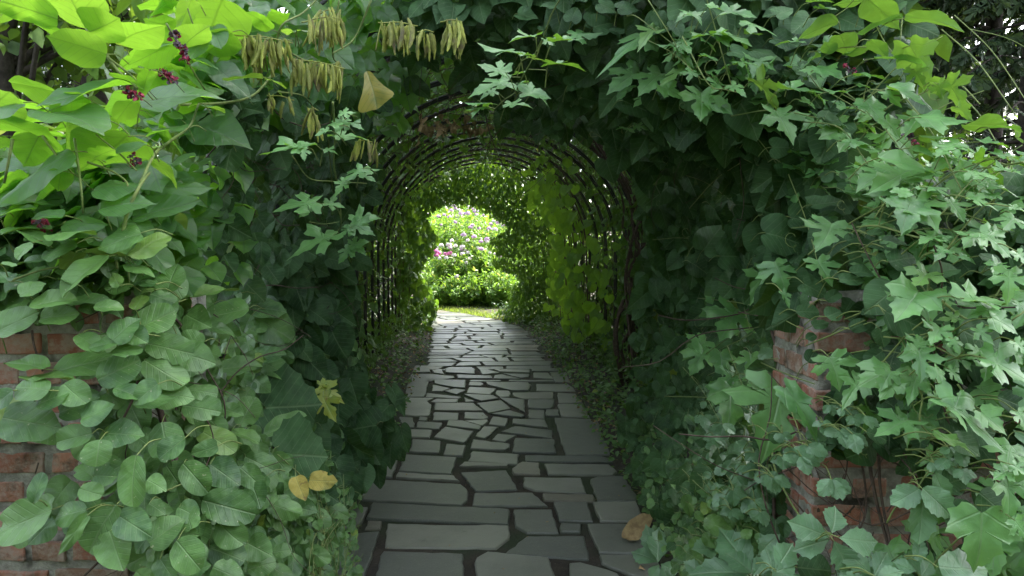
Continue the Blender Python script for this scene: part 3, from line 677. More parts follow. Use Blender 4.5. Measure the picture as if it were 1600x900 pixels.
# bean pods
def pod(mb, p, L, wd, dirv):
    n = 9; t = np.linspace(0, 1, n); prof = np.sin(np.pi * np.clip(t * .94 + .04, 0, 1)) ** .45 * (1 + .16 * np.sin(t * 2 * math.pi * 3.5))
    dirv = dirv / np.linalg.norm(dirv); sdv = np.array([math.cos(random.uniform(0, 3)), math.sin(random.uniform(0, 3)), 0]); sdv -= dirv * sdv.dot(dirv); sdv /= np.linalg.norm(sdv); th = np.cross(dirv, sdv)
    bend = random.uniform(-.12, .12) * L; C = p + dirv * (t * L)[:, None] + sdv * (np.sin(t * math.pi) * bend)[:, None]
    m = 8; a = np.arange(m) * 2 * math.pi / m
    V = C[:, None, :] + (prof * wd)[:, None, None] * (np.cos(a)[None, :, None] * sdv + .38 * np.sin(a)[None, :, None] * th)
    V = V.reshape(-1, 3); i = np.arange(n - 1)[:, None] * m; j = np.arange(m)[None, :]; k = (j + 1) % m
    q = [(i + j).ravel(), (i + k).ravel(), (i + m + k).ravel(), (i + m + j).ravel()]
    mb.tris(V, np.concatenate([np.stack([q[0], q[1], q[2]], 1), np.stack([q[0], q[2], q[3]], 1)]), None, (random.random(), 0, 0))
def pods(x0, y0, x1, y1, n, Lpx, d, spread=.02):
    mb = MB(); A = at(x0, y0, d); B = at(x1, y1, d)
    for _ in range(n):
        t = random.random(); p = A + (B - A) * t + np.array([random.gauss(0, .006), random.gauss(0, spread), random.uniform(-.01, .01)])
        pod(mb, p, Lpx / F * d * random.uniform(.55, 1.0), .0072 * random.uniform(.8, 1.1), np.array([random.gauss(0, .2), random.gauss(0, .2), -1]))
    mb.tube(spline([A + (A - B) * .15, A, (A + B) / 2 + np.array([0, 0, .006]), B, B + (B - A) * .1], 3), .0022, .0015, 5)
    mb.build('pod_cluster', M['pod'], v1.root)
for a in [(374,56,450,66,42,52,2.15),(458,94,532,106,38,54,2.2),(478,34,524,28,24,50,2.25),(598,36,648,40,28,50,2.35),(655,50,676,50,8,42,2.4),(692,34,720,34,16,56,2.35),(422,150,456,156,10,34,2.5),(482,172,496,172,9,44,2.4),(558,222,580,222,9,40,2.35),(398,92,406,94,4,44,2.2),(524,100,532,100,4,36,2.25),(500,22,522,16,14,52,2.35)]: pods(*a)
def spike(v, x0, y0, x1, y1, d, n=26, open_=.6):
    mb = MB(); mc = MB(); A = at(x0, y0, d); B = at(x1, y1, d); mc.tube([A, B], .0018, .0012, 4)
    for k in range(n):
        t = k / n; p = A + (B - A) * t; w_ = .008 + .004 * random.random()
        dr = np.array([random.gauss(0, 1), random.gauss(0, 1), random.gauss(0, .5)]); dr /= np.linalg.norm(dr); c = p + dr * w_ * .7
        tgt = mb if random.random() < open_ else mc
        for _ in range(3):
            dq = dr + np.array([random.gauss(0, .5)] * 1 + [random.gauss(0, .5), random.gauss(0, .5)])
            leaves(tgt, 'O2', c, dq, np.cross(dq, np.array([random.gauss(0, 1), random.gauss(0, 1), random.gauss(0, 1)])), w_ * random.uniform(.7, 1.1), 1.0, (random.random(), 0, 0), wave=.1, fold=.5)
    o = mb.build('flower_spike', M['petal_wine'], v.root); mc.build('bud', M['petal_buds'] if 'petal_buds' in M else M['petal_bud'], o)
for a in [(270,50,290,98,1.85,40,.45),(250,112,270,126,1.85,22),(200,142,220,152,1.75,22),(207,244,212,260,1.8,14),(56,345,76,358,1.7,18)]: spike(v1, *a)
v1.done()

v1b = Vine((-1.25, 2.9, 0), 'vine with oval leaves below the bean pods, coloured darker to stand for shade', M['heart'])  # darker leaf material stands in for shade on the inner-wall leaves
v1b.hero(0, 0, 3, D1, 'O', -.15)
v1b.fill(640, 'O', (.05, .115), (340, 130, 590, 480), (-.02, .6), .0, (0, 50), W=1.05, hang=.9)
twigs(v1b, 60, (340, 200, 560, 560), .0, .4)
v1b.done()
# ---- 2 rounded leaves over the left pillar
v2 = Vine((-1.25, 1.95, 0), 'vine with rounded pale green leaves climbing over the left brick pillar', M['ovate'])
O4 = [(85,180,265,215,80,.8),(265,190,490,180,85,.7),(0,195,142,135,85,.6),(150,240,105,300,55),(360,240,222,300,60),(355,282,240,355,98,.6,.4),(392,280,547,298,100,.5,.4),(560,292,500,205,48),(660,192,500,250,55,.9),(605,305,716,178,62,.75,.45),
 (512,302,350,430,62,.7),(600,340,742,366,78,.7),(560,440,497,385,45,.8,.3),(730,432,598,420,70,.7),(785,467,782,330,35),(725,458,668,462,60,.8,.3),(705,475,822,512,55),(630,552,640,476,45,1.2,.45),(875,500,1058,428,70,.6,.2),(345,432,228,410,85,.6),
 (312,520,498,502,66,.75),(140,540,305,482,60,.8),(188,590,348,572,60,.9),(222,322,78,310,68,.6),(0,340,90,340,80,.6),(40,420,-60,380,70,.7),(530,695,612,580,30),(600,652,705,700,50),(688,708,908,752,48,.9),(518,752,656,735,60,.7),(362,672,497,712,60,.8),
 (248,842,512,778,52,.72),(-10,650,152,560,42,1),(208,830,-20,770,70,.6),(108,870,378,858,88,.5,.2),(640,640,795,560,35),(825,762,1005,770,48),(675,785,870,890,40,.8),(950,620,1105,642,68,.7),(1180,785,1332,750,48,.8),(1240,805,1384,840,48,.75),(1048,832,1212,800,50,.7),
 (455,880,632,800,30),(1165,545,978,580,48,.9),(1178,545,1340,535,50,.95),(1182,582,1386,680,32,.95),(1178,578,1140,655,30,.9),(960,700,830,690,40),(780,600,720,480,45,.9),(440,540,560,530,60),(90,480,180,420,50),(560,700,420,720,50,.8),(230,930,60,900,50),(300,900,420,980,35),(740,900,640,980,35)]
v2.hero(0, 300, 3, O4, 'O', .04, .0)
O7 = [(12,160,288,205,40,.8),(280,135,442,60,35,.85),(432,232,268,262,40,.9),(498,232,668,232,45,.85),(470,262,480,358,42,1.7),(760,180,830,325,40,1.1),(728,55,902,40,42),(640,90,808,80,72),(538,20,672,50,60,.9),(858,100,1032,118,55,.9),(878,25,1015,42,55,.8),
 (1122,198,1180,68,28,1.0),(940,220,1112,272,60,.8,.35),(1085,222,1226,240,70,.7,.1),(1235,242,1412,150,58,.65),(560,620,734,690,38,.85),(515,690,612,845,30,1.1),(545,565,438,750,30,1),(640,335,620,555,20,.7),(375,490,478,520,35),(440,430,545,425,35,1.1),(440,440,345,380,38),(400,500,470,560,35,1.0),
 (402,590,238,620,35,.85),(240,590,-25,700,35,.9),(155,560,172,425,20,.6),(410,615,285,800,20,.35),(700,745,835,650,35,.85),(830,735,960,830,38,1),(860,375,992,480,38,.85),(985,375,1140,462,38,.95),(1130,395,1258,470,38,.8),(1150,340,1300,402,35,.8),(950,545,1190,600,36,.85),
 (1030,650,1142,742,36,1),(1160,745,1286,790,38,.95),(980,765,1152,815,38,.9),(700,560,785,600,38,1),(765,860,882,900,40),(1280,565,1412,610,30,.8),(60,30,-20,100,30),(170,100,300,30,35,.9),(380,160,520,120,45),(690,450,790,480,35),(840,580,950,620,38),(900,680,820,560,35,.8),(640,880,740,930,40),
 (1000,860,1150,900,38,.9),(1160,870,1280,840,38,.9),(1280,790,1360,770,38),(750,820,840,900,40,.9),(880,890,980,850,40),(1180,470,1250,560,35),(1250,430,1180,500,30),(860,260,760,330,40),(1020,290,900,330,40,.8)]
v2.hero(0, 600, 3, O7, 'O', .04)
PL = [(250,440),(560,470),(560,900),(470,960),(240,960),(215,860),(175,800),(180,640),(110,600),(190,520)]
v2.fill(1500, 'O', (.042, .085), (150, 430, 580, 960), (0, .40), .015, (15, 65), poly=PL)
v2.fill(300, 'O', (.05, .09), (-60, 330, 260, 480), (-.02, .25), .03, (40, 95))
v2.fill(50, 'O', (.06, .09), (-100, 620, 260, 960), (-.02, .1), .015, (25, 60))
v2.fill(120, 'O', (.06, .09), (-500, 330, -20, 960), (-.02, .3), .015, (25, 60))
v2.fill(400, 'O', (.05, .09), (240, 700, 500, 1000), (-.05, .3), .02, (25, 70))
for pts, r in [([(40,420),(180,370),(280,350)], .003), ([(880,500),(780,530),(700,480)], .002), ([(550,360),(545,300),(560,200)], .003), ([(780,615),(850,640),(920,635)], .0018), ([(850,640),(890,720)], .0018), ([(780,500),(900,460),(1130,460)], .002)]:
    v2.stem(0, 300 if pts[0][0] in (40, 880, 550) else 600, 3, pts, .08, r)
for pts, r in [([(700,430),(820,390),(920,330)], .005), ([(800,900),(810,500),(770,200),(700,-40)], .010), ([(780,900),(780,640),(830,300),(810,0)], .006), ([(830,880),(800,600),(840,200)], .006), ([(180,370),(165,420)], .002), ([(690,-450),(800,-330),(900,-210),(930,-100)], .004), ([(150,-250),(160,-180),(200,-60)], .003), ([(650,-150),(640,20),(560,200)], .004)]:
    v2.stem(0, 600, 3, pts, -.03, r, True)
twigs(v2, 40, (180, 480, 420, 900), -.02, .12)
v2.done()

# ---- 3 grape-like vine on the left inner wall, with yellow leaves
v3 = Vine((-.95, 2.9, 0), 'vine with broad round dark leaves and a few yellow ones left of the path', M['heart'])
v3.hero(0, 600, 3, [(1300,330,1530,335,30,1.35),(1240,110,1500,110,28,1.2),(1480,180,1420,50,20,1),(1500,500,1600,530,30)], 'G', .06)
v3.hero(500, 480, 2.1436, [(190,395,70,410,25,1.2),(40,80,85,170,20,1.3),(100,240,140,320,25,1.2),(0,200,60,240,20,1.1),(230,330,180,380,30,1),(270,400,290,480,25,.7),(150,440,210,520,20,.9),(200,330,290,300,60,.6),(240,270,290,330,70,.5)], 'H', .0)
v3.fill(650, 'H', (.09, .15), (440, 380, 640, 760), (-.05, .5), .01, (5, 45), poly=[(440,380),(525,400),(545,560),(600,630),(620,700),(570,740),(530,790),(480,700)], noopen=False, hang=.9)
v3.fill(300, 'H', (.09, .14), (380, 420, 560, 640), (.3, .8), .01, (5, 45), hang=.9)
v3.yellow(0, 600, 3, (1450, 450, 1585, 460, 40, .8), 'Q', .1, 'yellow green rounded leaf near the path'); v3.yellow(0, 600, 3, (1385, 435, 1440, 530, 35, .8), 'Q', .1, 'small orange yellow leaf')
v3.yellow(0, 600, 3, (1340, 212, 1425, 212, 60, .8), 'O', .02, 'yellow leaf edge showing between green leaves')
v3.stem(0, 600, 3, [(1430,450),(1380,400),(1300,330)], .05, .0025)
twigs(v3, 80, (470, 400, 600, 700), .1, .6)
v3.done()
# seedlings at the lower left path edge
v3b = Vine((-.85, 3.0, 0), 'low small-leaved plant beside the left edge of the path', M['ovate'], 'ground_plant', 'plant')
v3b.fill(330, 'O', (.02, .042), (480, 760, 560, 960), (-.1, .3), .05, (30, 85), noopen=False, pet=.7)
v3b.fill(90, 'T', (.03, .05), (470, 700, 560, 800), (.1, .4), .05, (30, 85), noopen=False, pet=.5)
for k in range(14): v3b.stem(0, 0, 1, [(random.uniform(480, 545), 960), (random.uniform(480, 545), 860), (random.uniform(490, 560), random.uniform(740, 800))], .1, .0018)
v3b.done()

# ---- 4 hanging lobed spray left of the opening
v4 = Vine((-.75, 2.6, 0), 'thin hanging spray of pale blue green lobed leaves left of the tunnel mouth', M['lobed'], group='lobed-leaf vines')
v4.hero(0, 0, 3, [(1430,680,1270,715,72,.9),(1440,690,1310,665,78,.7),(1420,700,1440,745,60,.8),(1540,610,1490,635,60,.8),(1590,590,1530,560,60,.8),(1570,640,1700,615,70,.7),(1520,700,1590,710,72,.7)], 'L', .95)
v4.hero(0, 300, 3, [(1480,50,1300,60,60,1),(1470,60,1420,125,80,.7),(1560,205,1375,258,66,.9),(1530,55,1620,60,50,.8)], 'L', .95)
v4.hero(533, 0, 3, [(15,560,-10,620,45,.9),(20,570,120,590,72,.7),(0,530,70,515,50,.9),(100,790,30,850,55,.9),(100,790,185,785,72,.7),(90,820,160,840,60,.9),(20,850,-20,900,50,.8)], 'L', .95)
v4.hero(533, 300, 3, [(60,140,175,110,50,1),(50,150,150,190,50,1),(40,170,0,200,50,1),(50,250,120,230,50,1),(40,260,0,320,45,1),(60,250,120,285,50,.9)], 'L', .95)
v4.stem(0, 0, 3, [(1560,480),(1570,640),(1565,780),(1590,900),(1600,1050)], .97, .003)
v4.stem(0, 0, 3, [(1370,730),(1450,835),(1560,850),(1720,860)], .97, .0022)
v4.stem(0, 300, 3, [(1480,55),(1570,65),(1600,150),(1560,205)], .97, .0022); v4.stem(0, 300, 3, [(1450,140),(1520,150),(1590,140)], .97, .0016)
v4.hero(500, 480, 2.1436, [(0,270,75,300,40,.9,.6),(10,300,50,370,25,.9,.62),(0,260,40,250,60,.9,.6)], 'L', .35)
v4.done()

# ---- 5 heart-leaved vine over the top centre and right shoulder
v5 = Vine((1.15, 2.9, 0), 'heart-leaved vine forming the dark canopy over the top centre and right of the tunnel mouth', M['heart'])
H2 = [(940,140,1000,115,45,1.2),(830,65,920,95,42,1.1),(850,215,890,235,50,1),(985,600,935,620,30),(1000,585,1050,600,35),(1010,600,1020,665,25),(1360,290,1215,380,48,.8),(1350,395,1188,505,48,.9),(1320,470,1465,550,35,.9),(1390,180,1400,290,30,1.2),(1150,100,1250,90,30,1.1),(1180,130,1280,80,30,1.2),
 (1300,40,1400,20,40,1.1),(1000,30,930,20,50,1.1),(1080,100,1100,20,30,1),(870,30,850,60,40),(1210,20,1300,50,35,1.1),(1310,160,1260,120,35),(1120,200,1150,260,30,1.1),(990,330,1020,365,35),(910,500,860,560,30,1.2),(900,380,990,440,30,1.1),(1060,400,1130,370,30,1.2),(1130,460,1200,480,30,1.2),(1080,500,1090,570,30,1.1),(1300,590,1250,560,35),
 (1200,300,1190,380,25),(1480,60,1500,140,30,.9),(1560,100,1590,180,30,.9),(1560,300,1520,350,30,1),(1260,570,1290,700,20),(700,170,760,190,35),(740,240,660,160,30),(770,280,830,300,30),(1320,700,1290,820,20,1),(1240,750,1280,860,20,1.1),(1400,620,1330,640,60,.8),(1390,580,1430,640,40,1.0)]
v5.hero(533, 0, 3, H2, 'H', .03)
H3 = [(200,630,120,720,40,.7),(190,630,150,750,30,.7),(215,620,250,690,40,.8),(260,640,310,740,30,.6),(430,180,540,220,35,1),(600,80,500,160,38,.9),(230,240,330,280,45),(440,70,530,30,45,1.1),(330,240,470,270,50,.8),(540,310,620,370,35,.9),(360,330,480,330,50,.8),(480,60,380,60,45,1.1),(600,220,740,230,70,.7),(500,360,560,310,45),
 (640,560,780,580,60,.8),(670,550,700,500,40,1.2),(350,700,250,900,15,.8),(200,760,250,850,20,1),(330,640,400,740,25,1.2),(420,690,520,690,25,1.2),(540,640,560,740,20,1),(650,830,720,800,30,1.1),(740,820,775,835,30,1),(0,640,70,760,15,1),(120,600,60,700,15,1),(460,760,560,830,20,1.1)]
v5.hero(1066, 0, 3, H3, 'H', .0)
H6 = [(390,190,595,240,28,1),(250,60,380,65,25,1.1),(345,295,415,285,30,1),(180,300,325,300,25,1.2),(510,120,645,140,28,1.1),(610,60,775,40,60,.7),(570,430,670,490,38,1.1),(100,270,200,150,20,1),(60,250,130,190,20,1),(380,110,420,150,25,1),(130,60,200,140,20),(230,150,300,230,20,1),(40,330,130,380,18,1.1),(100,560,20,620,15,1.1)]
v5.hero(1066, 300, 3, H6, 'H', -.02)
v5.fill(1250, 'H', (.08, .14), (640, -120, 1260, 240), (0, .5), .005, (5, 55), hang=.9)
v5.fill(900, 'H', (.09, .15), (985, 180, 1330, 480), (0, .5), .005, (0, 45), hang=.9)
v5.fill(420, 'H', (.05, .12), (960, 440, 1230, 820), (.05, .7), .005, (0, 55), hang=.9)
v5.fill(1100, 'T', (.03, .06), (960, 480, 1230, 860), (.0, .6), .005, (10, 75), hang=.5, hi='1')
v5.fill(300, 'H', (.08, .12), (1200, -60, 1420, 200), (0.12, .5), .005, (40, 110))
# unseen heart leaves added above the view to shade the path and arbor mouth
n = 2200; yv = rng.uniform(2.9, 4.4, n); th = rng.uniform(.55, 2.6, n); rr = HW + rng.uniform(.05, .7, n)
zz = HS + rr * np.sin(th); kk = (zz > 2.0 + .36 * yv); yv, th, rr, zz = yv[kk], th[kk], rr[kk], zz[kk]; n = len(yv)
leaves(v5.f, 'H2', np.stack([tx(yv) - rr * np.cos(th), yv, zz], 1), np.stack([rng.normal(0, .6, n), rng.normal(-.4, .5, n), -rng.uniform(.2, 1, n)], 1), np.stack([rng.normal(0, .4, n), rng.normal(-.2, .4, n), np.ones(n)], 1), rng.uniform(.09, .14, n), 1.0, rtint(n))
twigs(v5, 160, (560, 60, 1250, 520), .15, .6, (.15, .7))
v5.done()
# small round drop in front
v6 = Vine((-.05, 2.75, 0), 'small spray of bluish lobed leaves on pinkish stems hanging at the top centre', M['lobed'], group='lobed-leaf vines')
v6.hero(533, 0, 3, [(910,172,800,186,78,.8),(1000,190,1125,195,78,.9),(960,185,1000,225,60,.8),(830,245,655,212,74,.8),(770,340,645,305,50,1.1),(780,385,610,415,60,.9),(850,435,985,430,52,1),(910,440,970,495,60,.4),(970,300,1132,290,84,.7),(780,490,888,492,60,.8),(700,480,585,465,80,.6),(680,500,590,492,80,.6),(850,340,790,340,80,.6),(870,385,820,392,80,.6),(860,260,910,240,80,.8),(880,270,950,272,86,.6,.3),(720,430,650,450,50,1)], 'L', 1.1)
v6.stem(533, 0, 3, [(950,170),(890,290),(850,360),(820,430),(770,465),(720,510)], 1.12, .0022); v6.stem(533, 0, 3, [(720,510),(690,500),(640,470)], 1.12, .0018); v6.stem(533, 0, 3, [(780,360),(840,362)], 1.12, .0016)
v6.stem(533, 0, 3, [(880,325),(960,328)], 1.12, .0016); v6.stem(533, 0, 3, [(730,430),(770,465)], 1.12, .0016); v6.stem(533, 0, 3, [(950,170),(990,60),(1060,-60)], 1.1, .0022)
v6.done()

# ---- 7 lobed vine over the right
v7 = Vine((1.5, 2.2, 0), 'lobed-leaf vine with yellow green tendrils spilling over the right brick pillar', M['lobed'], group='lobed-leaf vines')
L2 = [(1400,335,1255,412,58,1),(1500,345,1378,432,58,1),(1480,130,1245,285,55,.45),(1475,130,1385,215,70,.6,.3),(1610,325,1490,392,60,.7,.3),(1320,600,1385,580,70,.8),(1380,590,1440,600,50),(1560,210,1490,205,70,.7),(1570,220,1600,260,50,.9),(1080,160,1210,155,50,.9),(1500,400,1600,470,30,.8)]
v7.hero(533, 0, 3, L2, 'L', .12)
L3 = [(170,155,300,205,72,.9),(150,160,28,190,78,.9),(180,170,210,240,50,.9),(90,430,75,565,38,1.1),(440,520,492,662,48,1),(60,60,-20,90,70,.9),(200,55,330,70,55,.9),(230,400,285,450,50,.9),(250,290,340,290,80,.7),(620,320,550,318,50,1),(640,320,748,365,62,1),(470,415,622,440,74,.8),(350,378,538,466,100,.3,.2),(820,400,890,400,66,1),(860,470,895,585,48,.9),
 (985,415,1130,485,64,1),(950,430,995,500,45,1),(1120,550,1322,572,66,1.1),(1110,550,1020,612,60,1),(1065,215,1282,325,116,.9,.15),(1085,325,1195,372,114,.9,.15),(1240,378,1412,462,116,.9,.15),(1200,392,1275,448,112,.9,.15),(1300,670,1180,700,62,1),(1400,665,1522,682,70,.9),(1250,690,1165,730,64,.9),(960,800,800,855,64,1.1),(1060,800,860,890,60,.8),(1200,820,1075,805,70,.9),
 (770,655,872,670,68,.9),(780,660,690,705,68,.9),(1340,805,1450,820,62,.9),(1500,800,1600,780,66,.9),(120,30,200,30,55,.8),(30,60,80,120,60,.7),(0,210,40,250,60),(60,340,-20,330,50),(640,40,700,60,80,.9),(600,10,680,10,80,1),(1290,500,1390,530,110,.9,.15),(1480,730,1600,720,72,1),(880,360,830,330,80),(300,100,420,160,60,.7),(90,260,160,280,70,.8),
 (1050,920,900,880,60,.9),(500,400,440,430,50,.8),(100,480,180,520,45,.8),(560,470,620,500,50,.8),(690,430,790,420,70,.8),(950,560,1000,640,45,.9),(560,200,470,170,70,.7),(1150,880,1280,860,70,.9),(1400,860,1530,880,70,1)]
v7.hero(1066, 0, 3, L3, 'L', .14)
LK = [(1045,85,1290,85,114,.42,.12),(1030,85,812,135,88,.4),(860,-10,1062,40,112,.7,.1),(860,5,690,20,112,.7,.1),(730,105,545,145,112,.8,.15),(740,160,830,235,112,.9,.15),(880,215,765,235,108,.7,.1),(900,275,1075,290,78,.38),(800,350,952,350,78,.35),(1335,580,1555,585,104,.7,.12),(1440,600,1610,590,88,.5),(920,740,1165,770,52,.6),(830,690,925,712,50,.7),(1110,640,1300,630,100,.5,.1),(1080,690,1150,740,50,.8),(1330,640,1240,640,105,.7,.1),(700,250,640,200,112,.8,.1),(880,190,1000,240,108,.6,.1)]
v7.hero(1066, 0, 3, LK, 'K', .10)
L6 = [(700,150,622,262,52,1.15),(632,320,665,415,48,1.25),(430,330,462,435,45,1.2),(395,370,310,480,40,.9),(1070,50,965,145,60,1),(1090,110,1010,178,60,.9),(1250,35,1265,128,68,1),(1100,35,1140,160,55,.9),(1190,205,1085,230,66,1),(1200,200,1265,205,66,1),(1375,195,1290,245,56,1),(1400,190,1482,262,60,1.1),(1110,465,922,592,54,.8),(1060,470,1100,540,50,.7),(1320,500,1535,525,68,1),(1250,500,1240,440,60,.7),
 (255,545,165,670,45,1.1),(200,530,82,572,55,.9),(110,700,10,750,50,1),(100,740,30,835,48,1),(180,750,180,845,38,1),(320,760,312,845,38,1.2),(690,775,722,890,38,1.3),(980,830,800,875,60,1.1),(980,840,900,900,50,.9),(1110,740,1085,850,48,1),(1130,700,1030,740,55,.9),(1425,780,1595,855,58,1.2),(1430,800,1385,870,50,1),(1400,740,1300,770,60,.8),(1230,270,1155,302,74,.8),(1530,370,1498,495,38,.9),(1570,280,1600,340,50),(1480,330,1400,385,60,.6),
 (1580,520,1550,560,50,1),(1150,375,1040,440,60,.8,.3),(1210,635,1112,685,64,.8),(1270,690,1280,745,45,1),(250,850,150,905,55,1),(300,860,380,890,50,1),(1300,300,1340,320,60),(1560,120,1470,160,60,1),(1480,20,1400,0,60,1),(1540,70,1600,90,60,1),(1350,30,1440,60,65,1),(970,60,940,20,50,.8),(1290,590,1200,600,50,.7,.25),(1010,10,1100,-30,60,.9),(1480,550,1350,560,50,.9),(1450,590,1560,640,45,1.1),(470,470,500,530,40,.6),
 (1560,700,1600,760,50,1),(1380,640,1420,700,48,.9),(1180,820,1220,900,45,.8),(1250,830,1300,880,48,.8)]
v7.hero(1066, 300, 3, L6, 'L', .14)
L8 = [(460,25,345,240,48,1.15),(480,20,620,190,45,.5),(225,10,212,178,42,1),(170,0,105,60,55,.8),(1215,70,1425,215,58,.7),(1200,60,1120,90,58,.7),(1060,165,880,205,64,.8),(1050,185,1018,262,48,.7),(1400,130,1478,212,48,1),(1540,290,1450,370,55,1),(1570,130,1600,200,48,1),(1520,440,1498,595,38,.9),(1400,600,1362,838,28,1.2),(1530,410,1440,430,55,.9),(1000,-20,890,60,55,.7),(840,-20,700,70,60,.6),(1100,-40,1020,60,50,.7),
 (1200,240,1350,300,60,.4,.25),(1550,380,1600,420,50),(1300,90,1350,40,60,.8),(1240,560,1200,640,30,1.1),(1560,640,1600,720,30,1),(330,0,390,60,45,.8)]
v7.hero(1066, 600, 3, L8, 'L', .14)
v7.fill(480, 'L', (.045, .08), (960, 40, 1700, 420), (-.12, .2), .0, (45, 95), poly=[(960,60),(1250,30),(1330,110),(1400,170),(1480,210),(1620,250),(1900,300),(1900,440),(1350,430),(1150,230),(1000,180)])
v7.fill(300, 'L', (.045, .08), (1350, 400, 1900, 960), (-.15, .1), .0, (35, 75))
for ox, oy, pts, r in [(1066,0,[(0,170),(120,390),(200,420),(300,440)],.002),(1066,0,[(110,-20),(150,120),(200,300),(230,400)],.002),(1066,0,[(590,340),(640,410),(700,440),(860,530)],.002),(1066,0,[(560,570),(740,600),(870,770)],.002),(1066,0,[(1200,390),(1120,440),(1000,480),(900,560)],.0025),(1066,0,[(1030,90),(1020,220)],.0016),(1066,0,[(910,120),(950,200),(1000,260)],.002),
 (1066,0,[(1600,760),(1480,780),(1380,790)],.0025),(1066,300,[(590,295),(700,205),(830,120),(980,40)],.0025),(1066,300,[(820,165),(920,160),(1090,210),(1130,215)],.0028),(1066,300,[(930,0),(940,80),(920,160)],.0026),(1066,300,[(1190,310),(1160,400),(1150,520),(1170,640),(1160,740)],.003),(1066,300,[(1160,450),(1240,530),(1340,600),(1500,645)],.003),(1066,300,[(1600,560),(1540,605)],.0025),
 (1066,300,[(1350,600),(1390,680),(1350,720)],.0015),(1066,600,[(1090,0),(1125,60),(1115,180),(1190,260)],.0024),(1066,600,[(1290,0),(1380,110),(1600,170)],.0022),(1066,600,[(1150,900),(1200,820),(1300,720)],.0028),(1066,600,[(960,650),(1000,580),(1080,520),(1140,430),(1180,390)],.0020),(1066,300,[(180,735),(290,685),(330,660)],.0015),(1066,300,[(370,800),(480,850),(620,900)],.002),(1066,300,[(580,720),(700,670),(860,600)],.002),(1066,300,[(290,540),(320,650)],.0015),
 (533,0,[(1440,0),(1540,160),(1620,300)],.002),(533,0,[(1340,75),(1380,75),(1470,140),(1560,210)],.002),(533,0,[(1300,700),(1180,620),(1170,640),(1200,640)],.0016)]:
    v7.stem(ox, oy, 3, pts, .18, r)
for _ in range(46):          # long arching shoots over the right shoulder
    X, Yy = random.uniform(1000, 1560), random.uniform(20, 640); a_ = random.uniform(-.9, 1.3); ln = random.uniform(60, 190)
    v7.stem(0, 0, 1, [(X, Yy), (X + ln * .5 * math.cos(a_), Yy + ln * .5 * math.sin(a_) - ln * .08), (X + ln * math.cos(a_), Yy + ln * math.sin(a_))], random.uniform(.10, .2), random.uniform(.0012, .0022))
def curl(v, px, py, d, size):
    p = at(px, py, d); pts = []; n = 26
    for k in range(n):
        t = k / n; rr = size * (1 - t) * .5; pts.append(p + np.array([rr * math.cos(t * 11) + t * size * .6, rr * .5 * math.sin(t * 7), -size * t * 1.2 + rr * math.sin(t * 11)]))
    v.st.tube(pts, .0009, .0006, 4, cap=False)
for _ in range(38):
    X, Yy = random.uniform(1020, 1590), random.uniform(60, 780); curl(v7, X, Yy, float(D(X, Yy)) - random.uniform(.1, .2), random.uniform(.02, .05))
spike(v7, 1413, 210, 1428, 222, 1.95, 16); spike(v7, 1325, 104, 1332, 114, 2.0, 8)
v7.done()

# ---- 8 round leaves over the right pillar
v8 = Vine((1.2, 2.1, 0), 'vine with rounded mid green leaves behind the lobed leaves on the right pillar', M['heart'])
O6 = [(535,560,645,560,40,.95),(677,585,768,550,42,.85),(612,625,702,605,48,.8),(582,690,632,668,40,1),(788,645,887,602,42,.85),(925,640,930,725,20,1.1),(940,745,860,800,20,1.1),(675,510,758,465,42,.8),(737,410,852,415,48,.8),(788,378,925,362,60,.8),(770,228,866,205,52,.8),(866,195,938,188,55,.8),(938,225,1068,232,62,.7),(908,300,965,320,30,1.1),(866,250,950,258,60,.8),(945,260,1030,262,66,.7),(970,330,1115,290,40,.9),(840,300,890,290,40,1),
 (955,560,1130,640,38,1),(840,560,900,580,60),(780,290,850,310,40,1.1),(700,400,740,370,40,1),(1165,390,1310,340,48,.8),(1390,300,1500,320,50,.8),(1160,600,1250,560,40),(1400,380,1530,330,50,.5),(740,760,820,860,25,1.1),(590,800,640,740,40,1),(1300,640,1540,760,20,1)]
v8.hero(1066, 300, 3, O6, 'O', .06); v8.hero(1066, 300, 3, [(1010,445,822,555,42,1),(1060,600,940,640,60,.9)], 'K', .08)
O8 = [(865,225,955,245,40,1),(1335,190,1460,230,30,1.4),(1230,470,1350,440,30,1.2),(540,860,735,880,38,1.0),(1390,510,1530,620,28,1.0),(1220,600,1380,640,30,1.2),(400,230,500,240,40,.9),(330,270,410,290,35,1.2),(1270,240,1370,330,40,.9),(1480,60,1590,100,30)]
v8.hero(1066, 600, 3, O8, 'O', .08)
v8.fill(950, 'O', (.05, .09), (1180, 260, 1800, 480), (0.0, .35), .01, (20, 70))
v8.fill(240, 'O', (.05, .085), (1340, 470, 1950, 700), (0.0, .2), .01, (20, 70))
v8.fill(200, 'O', (.05, .085), (1430, 680, 1950, 960), (0.0, .2), .01, (20, 70))
v8.fill(120, 'O', (.05, .085), (1240, 560, 1340, 700), (0.0, .12), .01, (20, 70))
for pts, r in [([(860,-80),(865,250),(900,500),(950,700),(1010,900)], .005), ([(900,-100),(920,300),(930,500),(975,750),(1000,900)], .004), ([(830,300),(860,500),(850,640),(780,760)], .003), ([(610,-60),(620,200),(600,400),(640,600)], .006), ([(640,-60),(640,250),(610,480)], .004), ([(1000,290),(1110,400)], .003), ([(620,380),(700,560),(760,420)], .002), ([(430,300),(430,900)], .006), ([(960,600),(990,560),(1040,540)], .002), ([(480,500),(600,640),(720,860)], .0025), ([(780,300),(760,450),(690,600)], .002)]:
    v8.stem(1066, 600, 3, pts, -.10, r, True)
